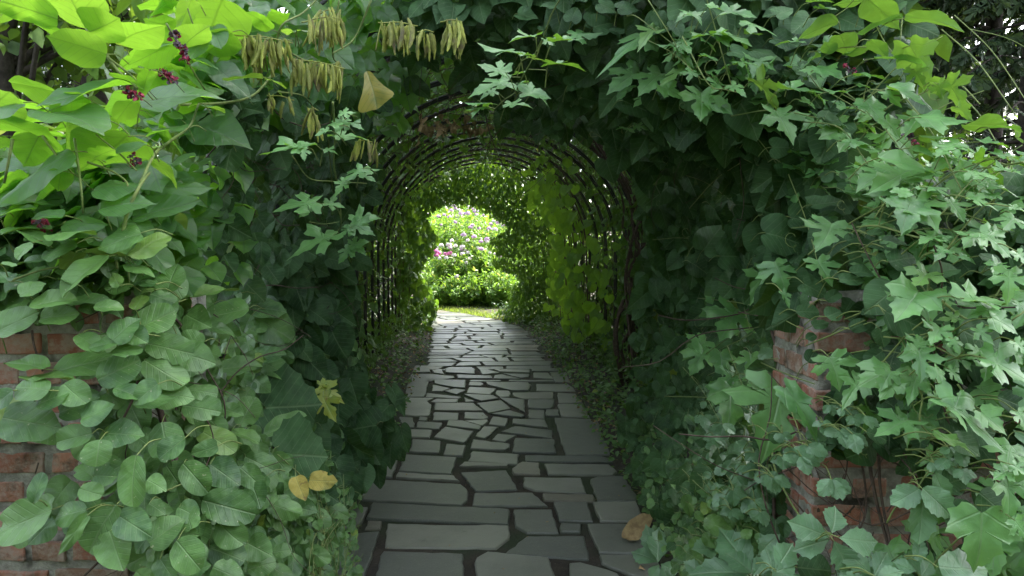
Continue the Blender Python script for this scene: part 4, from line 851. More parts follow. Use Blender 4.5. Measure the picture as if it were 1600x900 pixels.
for pts, r in [([(440,490),(410,600),(450,760),(460,900)], .007), ([(400,470),(420,600)], .004), ([(480,530),(600,690),(760,800)], .004), ([(790,560),(780,700),(800,860)], .005), ([(520,500),(700,515),(840,500)], .004), ([(480,480),(560,520),(720,530)], .003), ([(450,450),(420,540),(390,600)], .004), ([(820,500),(720,620),(640,760)], .003), ([(1000,640),(1030,740)], .002)]:
    v8.stem(1066, 300, 3, pts, -.08, r, True)
twigs(v8, 55, (1210, 470, 1600, 900), -.02, .12)
v8.done()

# ---- 9 small toothed leaves, 10 five-leaflet creeper
v9 = Vine((.72, 1.95, 0), 'vine with small toothed three-part leaves along the edge of the right pillar', M['serrate'])
tl = []
for cx0, cy0, s_ in [(190,190,75),(690,100,50),(755,115,50),(800,150,50),(590,290,80),(800,235,85),(700,450,90),(470,340,70),(340,550,85),(430,440,70),(240,500,75),(200,520,70),(640,300,60),(620,220,60),(740,220,70),(260,430,60),(400,420,70),(150,240,60),(470,230,60),(560,340,80),(1240,350,70),(1300,300,70),(370,600,60),(300,380,60),(340,320,60),(520,300,60),(660,180,60),(860,150,60),(230,590,60),(100,150,60),(1180,370,60),(1310,400,60),(1250,300,60)]:
    for a in (-150, -90, -30):
        an = R(a + random.uniform(-18, 18)); l = s_ * random.uniform(.85, 1.15); tl.append((cx0, cy0, cx0 + l * math.cos(an), cy0 - l * math.sin(an) * .85, random.uniform(32, 60), 1.0))
v9.hero(1066, 600, 3, tl, 'T', .10)
v9.hero(1066, 600, 3, [(1112,490,965,555,42,.9),(1125,490,1245,600,35,1),(1120,520,1100,728,25,.75),(1180,420,1250,560,25,.8),(1200,860,1480,880,45,.9),(1100,830,1150,740,30,.8)], 'T', .14)
v9.fill(420, 'T', (.035, .06), (1090, 520, 1260, 800), (-.02, .3), .01, (25, 65), poly=[(1090,600),(1250,520),(1260,640),(1230,800),(1100,800)])
v9.stem(1066, 600, 3, [(420,260),(430,380),(500,540),(580,660),(660,770)], .12, .003); v9.stem(1066, 600, 3, [(0,400),(80,480),(180,560)], .1, .002)
v9.done()
v10 = Vine((.75, 1.85, 0), 'creeper with dark five-part leaves at the foot of the right pillar', M['serrate'])
v10.hero(1066, 600, 3, [(690,720,522,645,45,1.05),(700,700,765,598,35,1.2),(735,720,925,750,50,1.05),(710,735,762,858,35,1.2),(690,730,525,755,55,1.1),
 (890,900,800,790,40,1),(900,900,992,808,45,.9),(910,905,1040,890,60,.9),(870,910,760,900,60,.9),(330,885,215,720,40,1.1),(320,890,60,870,60,.9),(330,890,235,800,40,1.1),(440,870,545,780,45,1.1),(440,880,540,860,55,1.1),(420,880,430,790,40,1.0),(330,900,420,830,50,.9),(1100,880,1010,850,45,1),(100,900,20,850,50,1),(1120,900,1200,850,45,1)], 'V', .16, W=1.25)
v10.fill(90, 'V', (.06, .09), (1080, 830, 1420, 980), (-.12, .1), .01, (35, 70), W=1.3, noopen=True)
v10.done()
# yellowish green plant and small creeper at the lower right path edge
v11 = Vine((.95, 3.0, 0), 'light green leafy plant growing by the lower right edge of the path', M['ovate'], 'ground_plant', 'plant')
v11.hero(1066, 600, 3, [(100,650,248,670,38,.75,.15),(20,790,110,830,30,.9,.12),(50,720,90,800,20,.8,.1),(60,600,100,640,30,.8,.1),(10,520,40,620,20,.6,.1),(280,720,340,690,50,.8,.1),(100,700,150,760,40,.8,.1)], 'K', .06)
v11.fill(420, 'O', (.03, .06), (1040, 750, 1190, 960), (-.1, .3), .04, (30, 80), noopen=False, poly=[(1060,760),(1150,740),(1230,800),(1200,960),(1090,960),(1050,880)], pet=.6)
v11.fill(240, 'T', (.03, .055), (990, 640, 1110, 900), (0, .4), .03, (30, 80), noopen=False, poly=[(1000,660),(1080,640),(1110,860),(1040,870),(1010,790)], pet=.5)
v11.stem(1066, 600, 3, [(40,705),(140,720),(260,735)], .15, .0025)
v11.done()
v12 = Vine((.75, 3.4, 0), 'low five-part creeper sprig on the right edge of the path beside the dry leaf', M['serrate'], 'ground_plant', 'plant')
v12.hero(500, 700, 2.857, [(1510,510,1412,465,45,1),(1510,510,1520,380,30,1),(1515,520,1470,570,40,1),(1520,520,1600,540,40,1),(1510,500,1465,380,40,.8),(1525,515,1560,600,40,.9)], 'V', -.3, W=1.3, petiole=False)
v12.done()
# ================================================================== TUNNEL VINES (grown over the hoops, in metres)
def shell(mb, n, tp, size, y0, y1, a0, a1, rlo, rhi, yel=.01, inward=.3):
    """a in metres along the hoop from the left foot (0) over the top to the right foot"""
    PERI = 2 * HS + math.pi * HW
    yv = rng.uniform(y0, y1, n); a = rng.uniform(a0, a1, n) * PERI; r = rng.uniform(rlo, rhi, n)
    c = tx(yv); x = np.empty(n); z = np.empty(n); ox = np.empty(n); oz = np.empty(n)
    L = a < HS; Rr = a > PERI - HS; T = ~(L | Rr)
    x[L] = c[L] - HW - r[L]; z[L] = a[L]; ox[L] = -1; oz[L] = 0
    x[Rr] = c[Rr] + HW + r[Rr]; z[Rr] = PERI - a[Rr]; ox[Rr] = 1; oz[Rr] = 0
    th = (a[T] - HS) / HW; x[T] = c[T] - (HW + r[T]) * np.cos(th); z[T] = HS + (HW + r[T]) * np.sin(th); ox[T] = -np.cos(th); oz[T] = np.sin(th)
    N = np.stack([ox + rng.normal(0, .5, n), rng.normal(0, .5, n), oz + .35 + rng.normal(0, .4, n)], 1)
    Y = np.stack([rng.normal(0, .5, n), rng.normal(0, .6, n), -rng.uniform(.2, 1.2, n)], 1)
    leaves(mb, tp, np.stack([x, yv, z], 1), Y, N, rng.uniform(size[0], size[1], n), rng.uniform(.8, 1.1, n), rtint(n, yel), wave=.06)
def tunnel_twigs(mb, n, y0, y1, a0, a1, rlo, rhi, L=(.3, 1.0), r=(.0015, .005)):
    PERI = 2 * HS + math.pi * HW
    for _ in range(n):
        yv = random.uniform(y0, y1); a = random.uniform(a0, a1) * PERI; da = random.gauss(0, .25); dy = random.gauss(0, .25); ln = random.uniform(*L); pts = []
        rr = random.uniform(rlo, rhi)
        if a < HS or a > PERI - HS: da = random.choice([-1, 1]) * random.uniform(.5, 1.0); dy = random.gauss(0, .3)
        s = math.hypot(da, dy) + 1e-6
        for k in range(5):
            t = k / 4 * ln; aa = a + da / s * t + random.gauss(0, .03); y2 = yv + dy / s * t + random.gauss(0, .03); q = rr + random.gauss(0, .03); c = float(tx(y2))
            aa = min(max(aa, 0.02), PERI - .02)
            if aa < HS: p = (c - HW - q, y2, aa)
            elif aa > PERI - HS: p = (c + HW + q, y2, PERI - aa)
            else: th = (aa - HS) / HW; p = (c - (HW + q) * math.cos(th), y2, HS + (HW + q) * math.sin(th))
            pts.append(p)
        rd = random.uniform(*r); mb.tube(spline(pts, 3), rd, rd * .6, 4, cap=False)
def tvine(base, label, mat, specs, tw, group='vines grown over the arbor hoops'):
    root = empty('climbing_vine', base, label, 'vine', group); mb = MB()
    for s in specs: shell(mb, *s)
    mb.build('foliage', mat, root); m2 = MB()
    for t in tw: tunnel_twigs(m2, *t)
    m2.build('stem', M['wood'], root); return root
tvine((-1.6, 8, 0), 'sparse vine between the hoops along the left wall of the tunnel', M['arch'],
      [(1800, 'M1', (.06, .10), 3.6, 6, 0, .24, .0, .25), (2600, 'M1', (.04, .08), 6, 15, 0, .24, .0, .3), (330, 'H2', (.09, .14), 3.8, 14.8, .0, .26, -.12, .1), (1300, 'M1', (.05, .08), 3.6, 15, 0, .07, -.25, .3)],
      [(220, 3.6, 15, 0, .26, -.05, .2)])
tvine((1.5, 8, 0), 'thick small-leaved vine along the right wall of the tunnel', M['arch'],
      [(5000, 'M1', (.04, .08), 3.6, 15.2, .76, 1.0, -.05, .3), (1800, 'M1', (.08, .14), 3.6, 9.5, .74, 1.0, .2, .5), (900, 'H2', (.08, .13), 3.6, 9, .74, 1.0, -.12, .1), (1600, 'M1', (.05, .08), 3.6, 15, .93, 1, -.28, .3)],
      [(300, 3.6, 15, .74, 1, -.08, .2)])
tvine((.1, 9, 0), 'tangled vine over the roof of the tunnel with bare brown stems showing', M['arch'],
      [(17000, 'M1', (.05, .09), 3.7, 15.2, .22, .78, .0, .38), (9500, 'M1', (.10, .16), 3.4, 15.1, .22, .78, .28, .7), (900, 'H2', (.08, .13), 4.5, 15.0, .24, .76, -.06, .12)],
      [(800, 3.8, 15, .24, .76, -.10, .15), (200, 4.5, 12, .3, .7, -.18, .05, (.2, .6), (.001, .003))])
vr = empty('climbing_vine', (-.5, 8, 0), 'withered vine with a clump of dry brown leaves under the roof of the tunnel', 'vine', 'vines grown over the arbor hoops'); mb = MB(); m2 = MB()
for q in range(6):
    n = 5; yv = 7.2 + q * .3 + rng.normal(0, .15, n); th = rng.normal(1.15 + .04 * q, .12, n)
    leaves(mb, 'H2', np.stack([tx(yv) - (HW - .1) * np.cos(th), yv, HS + (HW - .12) * np.sin(th)], 1), np.stack([rng.normal(0, .4, n), rng.normal(0, .4, n), -np.ones(n)], 1), rng.normal(0, 1, (n, 3)), rng.uniform(.06, .11, n), .8, rtint(n), fold=.8, wave=.2)
tunnel_twigs(m2, 30, 6.8, 9.2, .40, .48, -.12, .05); mb.build('foliage', M['dry'], vr); m2.build('stem', M['wood'], vr)
M['arch_backlit'] = leafmat('broad backlit arbour leaf', (.06, .14, .035), (.11, .21, .05), (.40, .70, .05), veins='pin', tfac=.5, spots=0)  # lighter, more translucent arbour leaf colour that stands in for backlight
# broad leaves coloured as backlit on the far right wall and the dark curtain at the far end
vb = empty('climbing_vine', (.75, 11.2, 0), 'hanging vine of broad leaves, coloured lighter as if backlit, inside the far right wall of the tunnel', 'vine')
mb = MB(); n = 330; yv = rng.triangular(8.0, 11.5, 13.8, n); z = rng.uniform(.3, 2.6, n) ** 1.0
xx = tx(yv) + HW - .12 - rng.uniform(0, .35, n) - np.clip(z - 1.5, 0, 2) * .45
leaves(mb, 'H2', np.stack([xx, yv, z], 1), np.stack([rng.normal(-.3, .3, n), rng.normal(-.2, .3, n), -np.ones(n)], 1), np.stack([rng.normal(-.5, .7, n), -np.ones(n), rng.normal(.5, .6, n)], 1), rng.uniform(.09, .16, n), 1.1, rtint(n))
mb.build('foliage', M['arch_backlit'], vb); m2 = MB()
for k in range(20): yy = random.uniform(9.6, 12.8); X = float(tx(yy)) + HW - .25; m2.tube(spline([(X, yy, .0), (X - .05, yy + .05, 1.0), (X - .1, yy, 1.7), (X - .4, yy + .1, 2.5)], 4), .006, .004, 5)
m2.build('stem', M['wood'], vb)
vc = empty('climbing_vine', (.4, 14.6, 0), 'dark feathery vine curtain hanging at the right of the far tunnel mouth', 'vine')
mb = MB(); n = 8600; a = rng.random(n); yv = rng.uniform(13.6, 15.4, n); z = rng.uniform(.1, 2.75, n)
inn = (.92 + .18 * np.sin(z * 6) + .10 * np.sin(z * 13)) + .50 * np.clip((z - .6) / 2.1, 0, 1) ** .6
xx = tx(yv) + HW - rng.random(n) * inn * np.where(z > 2.2, 1.8, 1.0)
leaves(mb, 'M1', np.stack([xx, yv, z], 1), np.stack([rng.normal(0, .4, n), rng.normal(0, .4, n), -np.ones(n)], 1), rng.normal(0, 1, (n, 3)), rng.uniform(.05, .09, n), .8, rtint(n))
n = 2600; x0 = rng.uniform(-1.1, .9, n); yv = rng.uniform(13.8, 15.3, n)
zz = HS + np.sqrt(np.clip(HW ** 2 - x0 ** 2, .05, None)) - rng.random(n) ** 1.3 * (.50 + .45 * np.clip(x0 + .6, 0, 2)); 
leaves(mb, 'M1', np.stack([tx(yv) + x0, yv, zz], 1), np.stack([rng.normal(0, .4, n), rng.normal(0, .4, n), -np.ones(n)], 1), rng.normal(0, 1, (n, 3)), rng.uniform(.06, .11, n), .9, rtint(n))
mb.build('foliage', M['arch'], vc); m2 = MB()
for k in range(26): yy = random.uniform(13.8, 15.3); X = float(tx(yy)) + HW - random.uniform(.1, .5); m2.tube(spline([(X + .1, yy, .0), (X + .08, yy + .05, 1.0), (X, yy, 1.7), (X - .3, yy + .1, 2.4)], 4), .006, .003, 5)
m2.build('stem', M['wood'], vc)
vd = empty('climbing_vine', (-1.9, 14.6, 0), 'dark leafy vine hugging the left post of the far tunnel mouth', 'vine')
mb = MB(); n = 1300; yv = rng.uniform(12.8, 15.3, n); z = rng.uniform(.0, 2.4, n)
xx = tx(yv) - HW + rng.random(n) * (.50 + .16 * np.sin(z * 5))
leaves(mb, 'H2', np.stack([xx, yv, z], 1), np.stack([rng.normal(0, .4, n), rng.normal(0, .4, n), -np.ones(n)], 1), rng.normal(0, 1, (n, 3)), rng.uniform(.07, .13, n), 1, rtint(n))
mb.build('foliage', M['arch'], vd); m2 = MB()
for k in range(12): yy = random.uniform(12.8, 15.2); X = float(tx(yy)) - HW + random.uniform(.0, .2); m2.tube(spline([(X, yy, .0), (X + .05, yy + .05, 1.0), (X, yy, 2.3)], 4), .007, .004, 5)
m2.build('stem', M['wood'], vd)
# woody trunks at the right posts
vt = empty('climbing_vine', (1.35, 7.9, 0), 'thick brown leafless vine trunk twisting up a right hand post inside the tunnel', 'vine'); m2 = MB()
for k in range(12):
    yy = 7.9 + random.gauss(0, .12); X = float(tx(yy)) + HW - .12 + random.gauss(0, .06)
    m2.tube(spline([(X + random.gauss(0, .07), yy + random.gauss(0, .07), z) for z in (-.02, .4, .8, 1.2, 1.6, 2.0)] + [(X - .45, yy, 2.6)], 4), random.uniform(.01, .028), .008, 7)
m2.build('trunk', M['wood'], vt)
mb = MB(); n = 350; leaves(mb, 'M1', np.stack([float(tx(7.9)) + HW - .12 + rng.normal(0, .12, n), 7.8 + rng.normal(0, .12, n), rng.uniform(.3, 2.2, n)], 1), np.stack([rng.normal(0, .4, n), rng.normal(0, .4, n), -np.ones(n)], 1), rng.normal(0, 1, (n, 3)), rng.uniform(.03, .06, n), .8, rtint(n)); mb.build('foliage', M['arch'], vt)

# ---- undergrowth and litter along the path
def undergrowth(side, label, n1, n2):
    mb = MB()
    yv = 2.9 + rng.random(n1) ** 1.2 * 12.6; w_ = rng.random(n1)
    x = cx(yv) + side * (.80 + w_ * .75); z = rng.random(n1) * (.06 + .42 * w_)
    leaves(mb, 'M1', np.stack([x, yv, z], 1), np.stack([rng.normal(-side * .4, .6, n1), rng.normal(-.2, .6, n1), rng.uniform(-.5, .5, n1)], 1), np.stack([rng.normal(0, .4, n1), rng.normal(-.2, .4, n1), np.ones(n1)], 1), rng.uniform(.025, .06, n1), .85, rtint(n1, .02))
    yv = 2.9 + rng.random(n2) * 12.4; x = cx(yv) + side * rng.uniform(.86, 1.6, n2)
    for i in range(n2):
        h = random.uniform(.1, .45); k = 7; b = np.array([x[i], yv[i], 0]); dr = np.array([random.gauss(-side * .25, .25), random.gauss(0, .25), 1])
        mb.tube([b, b + dr * h * .5, b + dr * h + np.array([-side * .04, 0, 0])], .002, .001, 3, cap=False)
        t = rng.uniform(.2, 1, k)[:, None]; leaves(mb, 'T1', b + dr * h * t, np.stack([rng.normal(0, 1, k), rng.normal(0, 1, k), rng.normal(0, .3, k)], 1), np.stack([rng.normal(0, .3, k), rng.normal(-.2, .3, k), np.ones(k)], 1), rng.uniform(.04, .07, k), .9, rtint(k, .03))
    tag(mb.build('undergrowth', M['arch']), label, 'undergrowth', kind='stuff')
undergrowth(-1, 'low straggly undergrowth on the bare soil left of the path', 1300, 100)
undergrowth(1, 'low leafy undergrowth on the bare soil right of the path', 2800, 230)
mb = MB(); n = 3000; sd_ = np.where(rng.random(n) < .5, -1, 1); yv = 2.6 + rng.random(n) * 12.8; x = cx(yv) + sd_ * (.80 + rng.random(n) ** .8 * .9)
leaves(mb, 'M1', np.stack([x, yv, rng.uniform(0, .03, n)], 1), rng.normal(0, 1, (n, 3)) * np.array([1, 1, .15]), np.stack([rng.normal(0, .3, n), rng.normal(0, .3, n), np.ones(n)], 1), rng.uniform(.02, .06, n), .7, rtint(n), wave=.2)
tag(mb.build('leaf_litter', M['dry']), 'dry brown leaf litter and crumbs along both edges of the path', 'leaf litter', kind='stuff')
mb = MB(); n = 70; yv = 3.4 + rng.random(n) * 9; x = cx(yv) + rng.uniform(-.75, .75, n)
leaves(mb, 'M1', np.stack([x, yv, np.full(n, .006)], 1), rng.normal(0, 1, (n, 3)) * np.array([1, 1, .1]), np.stack([rng.normal(0, .2, n), rng.normal(0, .2, n), np.ones(n)], 1), rng.uniform(.008, .02, n), .6, rtint(n), wave=.2)
tag(mb.build('leaf_litter', M['dry']), 'tiny leaf crumbs scattered on the flagstones', 'leaf litter', kind='stuff')
# curled dry leaf
mb = MB(); p = ground(975, 848); q = ground(1012, 834)
leaves(mb, 'O3', p + np.array([0, 0, .02]), np.array([q[0] - p[0], q[1] - p[1], .02]), np.array([0, -.75, 1]), .17, .75, (.5, 0, .5), fold=.35, droop=-.35, wave=.12)
tag(mb.build('fallen_leaf', M['dry']), 'curled tan dry leaf lying on the right side of the path', 'leaf')
mb = MB(); p = ground(998, 893)
leaves(mb, 'O3', p + np.array([0, 0, .012]), np.array([1, .3, .05]), np.array([0, -.3, 1]), .035, .8, (.5, 0, .5), fold=.9, droop=.3, wave=.16)
tag(mb.build('fallen_leaf', M['dry']), 'small dry leaf fragment at the bottom right edge of the path', 'leaf')

# ================================================================== GARDEN BEYOND
def copy_tree(o, parent=None):
    c = o.copy(); col.objects.link(c)
    if parent is not None: c.parent = parent
    for ch in list(o.children): copy_tree(ch, c)
    return c
LOCAL[0] = True
def bush(label, h, w_, n, size, seed, cat='shrub', name='leafy_shrub', group=None, mat='garden', tp='M1', yel=.1):
    root = empty(name, (0, 0, 0), label, cat, group); mb = MB(); st = MB(); random.seed(seed)
    ns = 26; tips = []
    for k in range(ns):
        a = random.uniform(0, 6.28); rr = w_ * .5 * math.sqrt(random.random()); hh = h * random.uniform(.45, 1.0)
        b = np.array([rr * .3 * math.cos(a), rr * .3 * math.sin(a), 0]); e = np.array([rr * math.cos(a), rr * math.sin(a), hh]); m_ = (b + e) / 2 + np.array([0, 0, h * .08])
        pts = spline([b, m_, e], 5); st.tube(pts, .007, .003, 4, cap=False); tips.append(e)
        k2 = n // ns; t = rng.random(k2) ** .7 * (len(pts) - 1); i = np.minimum(t.astype(int), len(pts) - 2); P = pts[i] + (pts[i + 1] - pts[i]) * (t - i)[:, None]
        P = P + rng.normal(0, .075 * w_, (k2, 3)); P[:, 2] = np.clip(P[:, 2], .02, None)
        leaves(mb, tp, P, np.stack([rng.normal(0, .7, k2), rng.normal(0, .7, k2), rng.normal(.1, .6, k2)], 1), np.stack([rng.normal(0, .5, k2), rng.normal(-.2, .5, k2), np.ones(k2)], 1), rng.uniform(size[0], size[1], k2), .55, rtint(k2, yel))
    mb.build('foliage', M[mat], root); st.build('stem', M['stem'], root)
    return root, tips
def head(root, p, r, mat, n=46):
    mb = MB(); d = nrm(rng.normal(0, 1, (n, 3))); d[:, 2] = np.abs(d[:, 2]) * .8 - .1; P = d * r * rng.uniform(.6, 1, (n, 1)) + p
    V, T = TP['M1']
    for k in range(3): leaves(mb, 'M1', P, nrm(np.cross(d, rng.normal(0, 1, (n, 3)))), d, .028 + .012 * rng.random(n), 1.1, (.5, 0, .5))
    mb.build('flower_head', M[mat], root)
def lab(o, t): o['label'] = t; return o
fl = [('petal_pale', 'white'), ('petal_lilac', 'lilac'), ('petal_pink', 'magenta')]
spots = [(690, 18.3, 1.25, 2, 'short phlox with bright magenta heads at the left front of the bed'), (706, 18.8, 1.6, 0, 'phlox with small white heads near the left of the bed'), (722, 18.5, 1.3, 0, 'shorter phlox with white heads in front of the tall lilac one'),
 (735, 19.6, 2.35, 1, 'tall phlox with pale lilac heads at the middle of the bed'), (752, 18.9, 1.95, 1, 'phlox with lilac heads right of the middle of the bed'), (766, 18.6, 1.5, 0, 'phlox with a few white heads at the right front of the bed'), (782, 19.8, 2.2, 1, 'tall phlox with lilac heads at the right of the bed'),
 (684, 20.4, 2.2, 1, 'tall phlox with dusky lilac heads at the far left of the bed'), (712, 20.6, 2.5, 0, 'tall phlox with white heads at the back left of the bed'), (760, 20.8, 2.6, 0, 'tall phlox with white heads at the back right of the bed'), (733, 17.9, .7, 2, 'low plant with a single magenta flower at the front of the bed')]
for k, (px, d, h, fm, lb) in enumerate(spots):
    root, tips = bush(lb, h, .85, 1500, (.06, .14), 40 + k, 'flowering plant', 'phlox', 'phlox in the flower bed')
    tips = sorted(tips, key=lambda e: -e[2] + .5 * e[1])
    for e in tips[:1 if h < 1 else 9]:
        head(root, e + np.array([0, -.05, .05]), random.uniform(.035, .085), fl[fm][0] if random.random() < .8 else random.choice(['petal_lilac', 'petal_pale']))
    root.location = (at(px, 450, d)[0], d, .0)
bs = [('dense light green shrub', 1.2, 1.5, 2600), ('tall loose green shrub', 2.4, 1.9, 3200), ('low leafy perennial', .8, 1.0, 1500)]
protos = [bush(l, h, w_, n * (2 if h > 2 else 1), (.06, .13), 60 + k, 'shrub', 'leafy_shrub', 'garden shrubs beyond the arbor') for k, (l, h, w_, n) in enumerate(bs)]
pl = [(0, 700, 19.6, 'rounded light green shrub below the pale phlox'), (0, 768, 19.4, 'rounded light green shrub right of the low magenta flower'), (0, 800, 18.4, 'rounded light green shrub at the right of the far opening'), (1, 790, 21.2, 'tall green shrub behind the lilac phlox'), (1, 700, 22.5, 'tall green shrub behind the pale phlox'),
 (1, 745, 23.6, 'tall green shrub rising highest behind the flower bed'), (2, 690, 18.0, 'low leafy plant on the left edge of the grass'), (2, 770, 17.9, 'low leafy plant on the edge of the grass under the shrubs'), (2, 728, 17.8, 'low leafy plant directly below the single magenta flower'), (2, 783, 17.6, 'low leafy plant near the right end of the grass'), (2, 795, 17.5, 'low leafy plant where the grass meets the right hand vine'), (1, 722, 27, 'tall green shrub far behind the left of the flower bed'), (1, 752, 28, 'tall green shrub far behind the right of the flower bed'), (1, 690, 26, 'tall green shrub far behind the left edge of the opening'), (1, 830, 20.5, 'tall green shrub behind the dark vine curtain')]
usedp = [False] * 3
def place(i, x, y, lb, sc=1, rz=None):
    root = protos[i][0]
    o = root if not usedp[i] else copy_tree(root); usedp[i] = True
    o.location = (x, y, 0); o.rotation_euler.z = random.uniform(0, 6) if rz is None else rz; o.scale = (sc, sc, sc); lab(o, lb)
random.seed(5)
for i, px, d, lb in pl: place(i, at(px, 450, d)[0], d, lb, random.uniform(.9, 1.1) * (1.5 if d > 25 else 1))
near = ['nearest', 'second', 'third', 'fourth', 'fifth', 'sixth', 'seventh']
for k in range(7):
    yy = 4.6 + k * 1.7
    place(1, float(tx(yy)) - 3.1 - random.uniform(0, .8), yy, f'tall green shrub outside the left wall of the arbor, {near[k]} from the left pillar', random.uniform(.55, .75))
    place(1, float(tx(yy)) + 3.0 + random.uniform(0, .8), yy, f'tall green shrub outside the right wall of the arbor, {near[k]} from the right pillar', random.uniform(.75, 1.0))
for k in range(6):
    yy = 5.6 + k * 1.75
    place(1, float(tx(yy)) - 2.45, yy, f'dense shrub outside the left wall of the arbor, {near[k]} in its row', random.uniform(.75, .95))
    place(1, float(tx(yy)) + 2.5, yy, f'dense shrub outside the right wall of the arbor, {near[k]} in its row', random.uniform(.75, .95))
for k, (x, y, h) in enumerate([(-3.0, 9.5, 1.7), (-3.6, 12.2, 1.8)]):
    root, tips = bush(['pink flowering plant seen between the left posts of the arbor, nearer one', 'pink flowering plant seen between the left posts of the arbor, farther one'][k], h, 1.0, 1500, (.05, .1), 80 + k, 'flowering plant', 'phlox', 'phlox in the flower bed')
    for e in tips[:9]: head(root, e + np.array([.1, -.05, .05]), .08, random.choice(['petal_pale', 'petal_pink']), 30)
    root.location = (x, y, 0)

# ---- conifers and broad-leaved trees
def conifer(seed, H_, label):
    random.seed(seed); root = empty('conifer_tree', (0, 0, 0), label, 'tree', 'conifers behind the arbor'); tr = MB(); cr = MB()
    tr.tube([(random.gauss(0, .02), random.gauss(0, .02), z) for z in np.linspace(-.1, H_, 9)], .14, .03, 10)
    z = 1.0
    while z < H_ - .3:
        for _ in range(random.choice([3, 4])):
            a = random.uniform(0, 6.28); L = max(.5, (2.6 - z / H_ * 1.9) * random.uniform(.6, 1.1)); dead = z < 3.2 and random.random() < .45
            d = np.array([math.cos(a), math.sin(a), 0]); b = np.array([0, 0, z]); pts = spline([b, b + d * L * .5 + np.array([0, 0, -.03 * L]), b + d * L + np.array([0, 0, -.22 * L])], 4)
            tr.tube(pts, .022, .005, 5, cap=False)
            k = 4 if dead else 44
            t = rng.uniform(.15, 1, k) * (len(pts) - 1); i = np.minimum(t.astype(int), len(pts) - 2); P = pts[i] + (pts[i + 1] - pts[i]) * (t - i)[:, None]
            sd2 = np.array([-d[1], d[0], 0]); s2 = rng.choice([-1, 1], k)[:, None]
            Y = sd2 * s2 * rng.uniform(.2, .8, (k, 1)) + d * rng.uniform(0, .6, (k, 1)) + np.array([0, 0, -1]) * rng.uniform(.15, .9, (k, 1))
            leaves(cr, 'S1', P, Y, rng.normal(0, 1, (k, 3)) + np.array([0, 0, .6]), rng.uniform(.13, .27, k), 1.0, rtint(k), wave=0)
        z += random.uniform(.16, .26)
    tr.build('trunk', M['bark'], root); cr.build('crown', M['needle'], root); return root
c1 = conifer(21, 13, 'x'); c2 = conifer(22, 11, 'x')
cpos = [(1552, 10.5, 0, 'tall dark conifer whose trunk stands at the top right of the view'), (1612, 8.6, 1, 'dark conifer whose trunk runs along the right edge of the view'), (1440, 13.5, 0, 'dark conifer left of the top right trunk'), (1380, 17, 1, 'distant dark conifer just above the right shoulder of the vines'),
 (1500, 18, 1, 'distant dark conifer between two nearer trunks at the top right'), (1700, 13, 0, 'dark conifer beyond the right edge trunk'), (215, 11.5, 0, 'dark conifer behind the broad leaves at the top left'), (300, 15, 1, 'dark conifer behind the wine red flower spikes'), (1280, 20, 0, 'dark conifer far behind the top of the right vine'), (120, 18, 1, 'distant dark conifer seen through the gap at the top left')]
u = [False, False]
for px, d, i, lb in cpos:
    base = (c1, c2)[i]; o = base if not u[i] else copy_tree(base); u[i] = True
    o.location = (at(px, 100, d)[0], d, 0); o.rotation_euler.z = random.uniform(0, 6); o.scale = (1, 1, random.uniform(.9, 1.1)); lab(o, lb)
def broadtree(seed, H_, W_, n, label, size=(.10, .18), group='broad-leaved trees around the garden', tp='M1'):
    random.seed(seed); root = empty('broadleaf_tree', (0, 0, 0), label, 'tree', group); tr = MB(); cr = MB()
    tr.tube(spline([(0, 0, -.1), (.05, 0, H_ * .25), (-.05, .05, H_ * .5), (0, 0, H_ * .8)], 5), .16, .04, 9)
    nb = 30
    for k in range(nb):
        z = H_ * random.uniform(.22, .75); a = random.uniform(0, 6.28); L = W_ * random.uniform(.45, 1); e = np.array([math.cos(a) * L, math.sin(a) * L, z + random.uniform(.0, .35) * H_])
        pts = spline([(0, 0, z), np.array([math.cos(a) * L * .5, math.sin(a) * L * .5, z + (e[2] - z) * .7]), e], 5); tr.tube(pts, .035, .008, 5, cap=False)
        for c in range(5):
            q = pts[random.randint(len(pts) // 3, len(pts) - 1)] + np.array([random.gauss(0, .3), random.gauss(0, .3), random.gauss(0, .25)]); k2 = n // (nb * 5)
            P = q + rng.normal(0, 1, (k2, 3)) * np.array([.28, .28, .2]); leaves(cr, tp, P, np.stack([rng.normal(0, .7, k2), rng.normal(0, .7, k2), -rng.uniform(0, 1, k2)], 1), np.stack([rng.normal(0, .5, k2), rng.normal(0, .5, k2), np.ones(k2)], 1), rng.uniform(size[0], size[1], k2), 1.0, rtint(k2))
    tr.build('trunk', M['bark'], root); cr.build('crown', M['tree'], root); return root
b1 = broadtree(31, 6.5, 2.2, 4200, 'x'); bpos = [(15, 7.2, 'leafy tree with thin dark branches in the gap at the top left corner'), (-160, 9.5, 'leafy tree just beyond the top left corner'), (260, 22, 'leafy tree far behind the left conifers'), (720, 33, 'leafy tree closing the view above the flower bed'), (1250, 26, 'leafy tree far behind the right conifers'), (1700, 22, 'leafy tree beyond the right edge of the view')]
for k, (px, d, lb) in enumerate(bpos):
    o = b1 if k == 0 else copy_tree(b1); o.location = (at(px, 100, d)[0], d, 0); o.rotation_euler.z = random.uniform(0, 6); s = random.uniform(.9, 1.2); o.scale = (s, s, s); lab(o, lb)
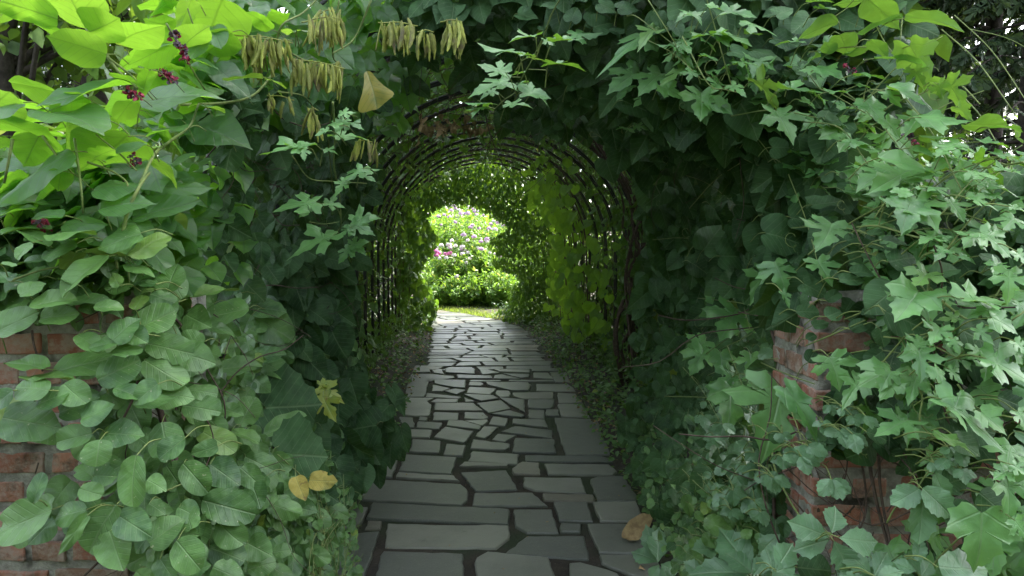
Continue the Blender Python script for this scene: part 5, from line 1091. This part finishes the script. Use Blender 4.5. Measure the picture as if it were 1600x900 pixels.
# big trees added to block the sun; their crowns meet above the arbor
def sun_blocking_tree(seed, label):
    random.seed(seed); root = empty('broadleaf_tree', (0, 0, 0), label, 'tree', 'tall trees added to shade the arbor'); tr = MB(); cr = MB()
    tr.tube(spline([(0, 0, -.1), (.05, 0, 3), (-.05, .05, 7), (0, 0, 11)], 5), .22, .05, 9)
    for k in range(46):
        z = random.uniform(5, 11); a = random.uniform(0, 6.28); L = 4.0 * math.sqrt(max(.1, 1 - ((z - 8) / 4.5) ** 2)) * random.uniform(.5, 1); e = np.array([math.cos(a) * L, math.sin(a) * L, z + random.uniform(0, 1.5)])
        pts = spline([(0, 0, z - .5), np.array([e[0] * .5, e[1] * .5, z + .2]), e], 5); tr.tube(pts, .05, .01, 5, cap=False)
        for c in range(6):
            q = pts[random.randint(4, len(pts) - 1)] + np.array([random.gauss(0, .45), random.gauss(0, .45), random.gauss(0, .3)]); k2 = 50
            leaves(cr, 'D1', q + rng.normal(0, 1, (k2, 3)) * np.array([.42, .42, .25]), rng.normal(0, 1, (k2, 3)) * np.array([1, 1, .5]), np.stack([rng.normal(0, .5, k2), rng.normal(0, .5, k2), np.ones(k2)], 1), rng.uniform(.2, .32, k2), 1.2, rtint(k2), wave=0)
    tr.build('trunk', M['bark'], root); cr.build('crown', M['tree'], root); return root
s1 = sun_blocking_tree(71, 'tall tree added to shade the right side of the arbor')
for k, (x, y_, lb) in enumerate([(4.8, 13.2, 'tall tree added behind the right wall to shade the arbor, third of the row there'), (4.4, 9.4, 'tall tree added behind the right wall to shade the arbor, second of the row there'), (4.9, 5.6, 'tall tree added behind the right wall to shade the arbor, nearest of the row there'), (-5.2, 9.8, 'tall tree added behind the left wall to shade the arbor')]):
    o = s1 if k == 0 else copy_tree(s1); o.location = (x, y_, 0); o.rotation_euler.z = k * 1.7; lab(o, lb)
LOCAL[0] = False
# far wood closing the horizon
mb = MB(); n = 10000; a = rng.uniform(-1.35, 1.35, n); rd = rng.uniform(36, 50, n); z = rng.random(n) ** 1.5 * (7 + 2 * np.sin(a * 7) + 1 * np.sin(a * 19 + 1))
leaves(mb, 'D1', np.stack([rd * np.sin(a), rd * np.cos(a), z], 1), np.stack([rng.normal(0, .7, n), rng.normal(0, .7, n), -np.ones(n) * .5], 1), np.stack([rng.normal(0, .5, n), rng.normal(-.5, .5, n), np.ones(n)], 1), rng.uniform(.45, .95, n), 1.2, rtint(n), wave=0)
tag(mb.build('woodland', M['tree']), 'far green woodland closing the view behind the garden', 'woodland', kind='stuff')

# unseen leaf ring added behind and beside the viewer to block low sky light
mb = MB(); n = 7500; a = rng.uniform(1.75, 4.53, n); rd = rng.uniform(8, 10.5, n); z = rng.random(n) ** .8 * (7 + 1 * np.sin(a * 9))
leaves(mb, 'D1', np.stack([rd * np.sin(a), rd * np.cos(a), z], 1), np.stack([rng.normal(0, .7, n), rng.normal(0, .7, n), -np.ones(n) * .5], 1), rng.normal(0, 1, (n, 3)), rng.uniform(.35, .7, n), 1.2, rtint(n), wave=0)
tag(mb.build('woodland', M['tree']), 'unseen ring of leaves added behind the viewer to shade the arbor mouth', 'woodland', kind='stuff')
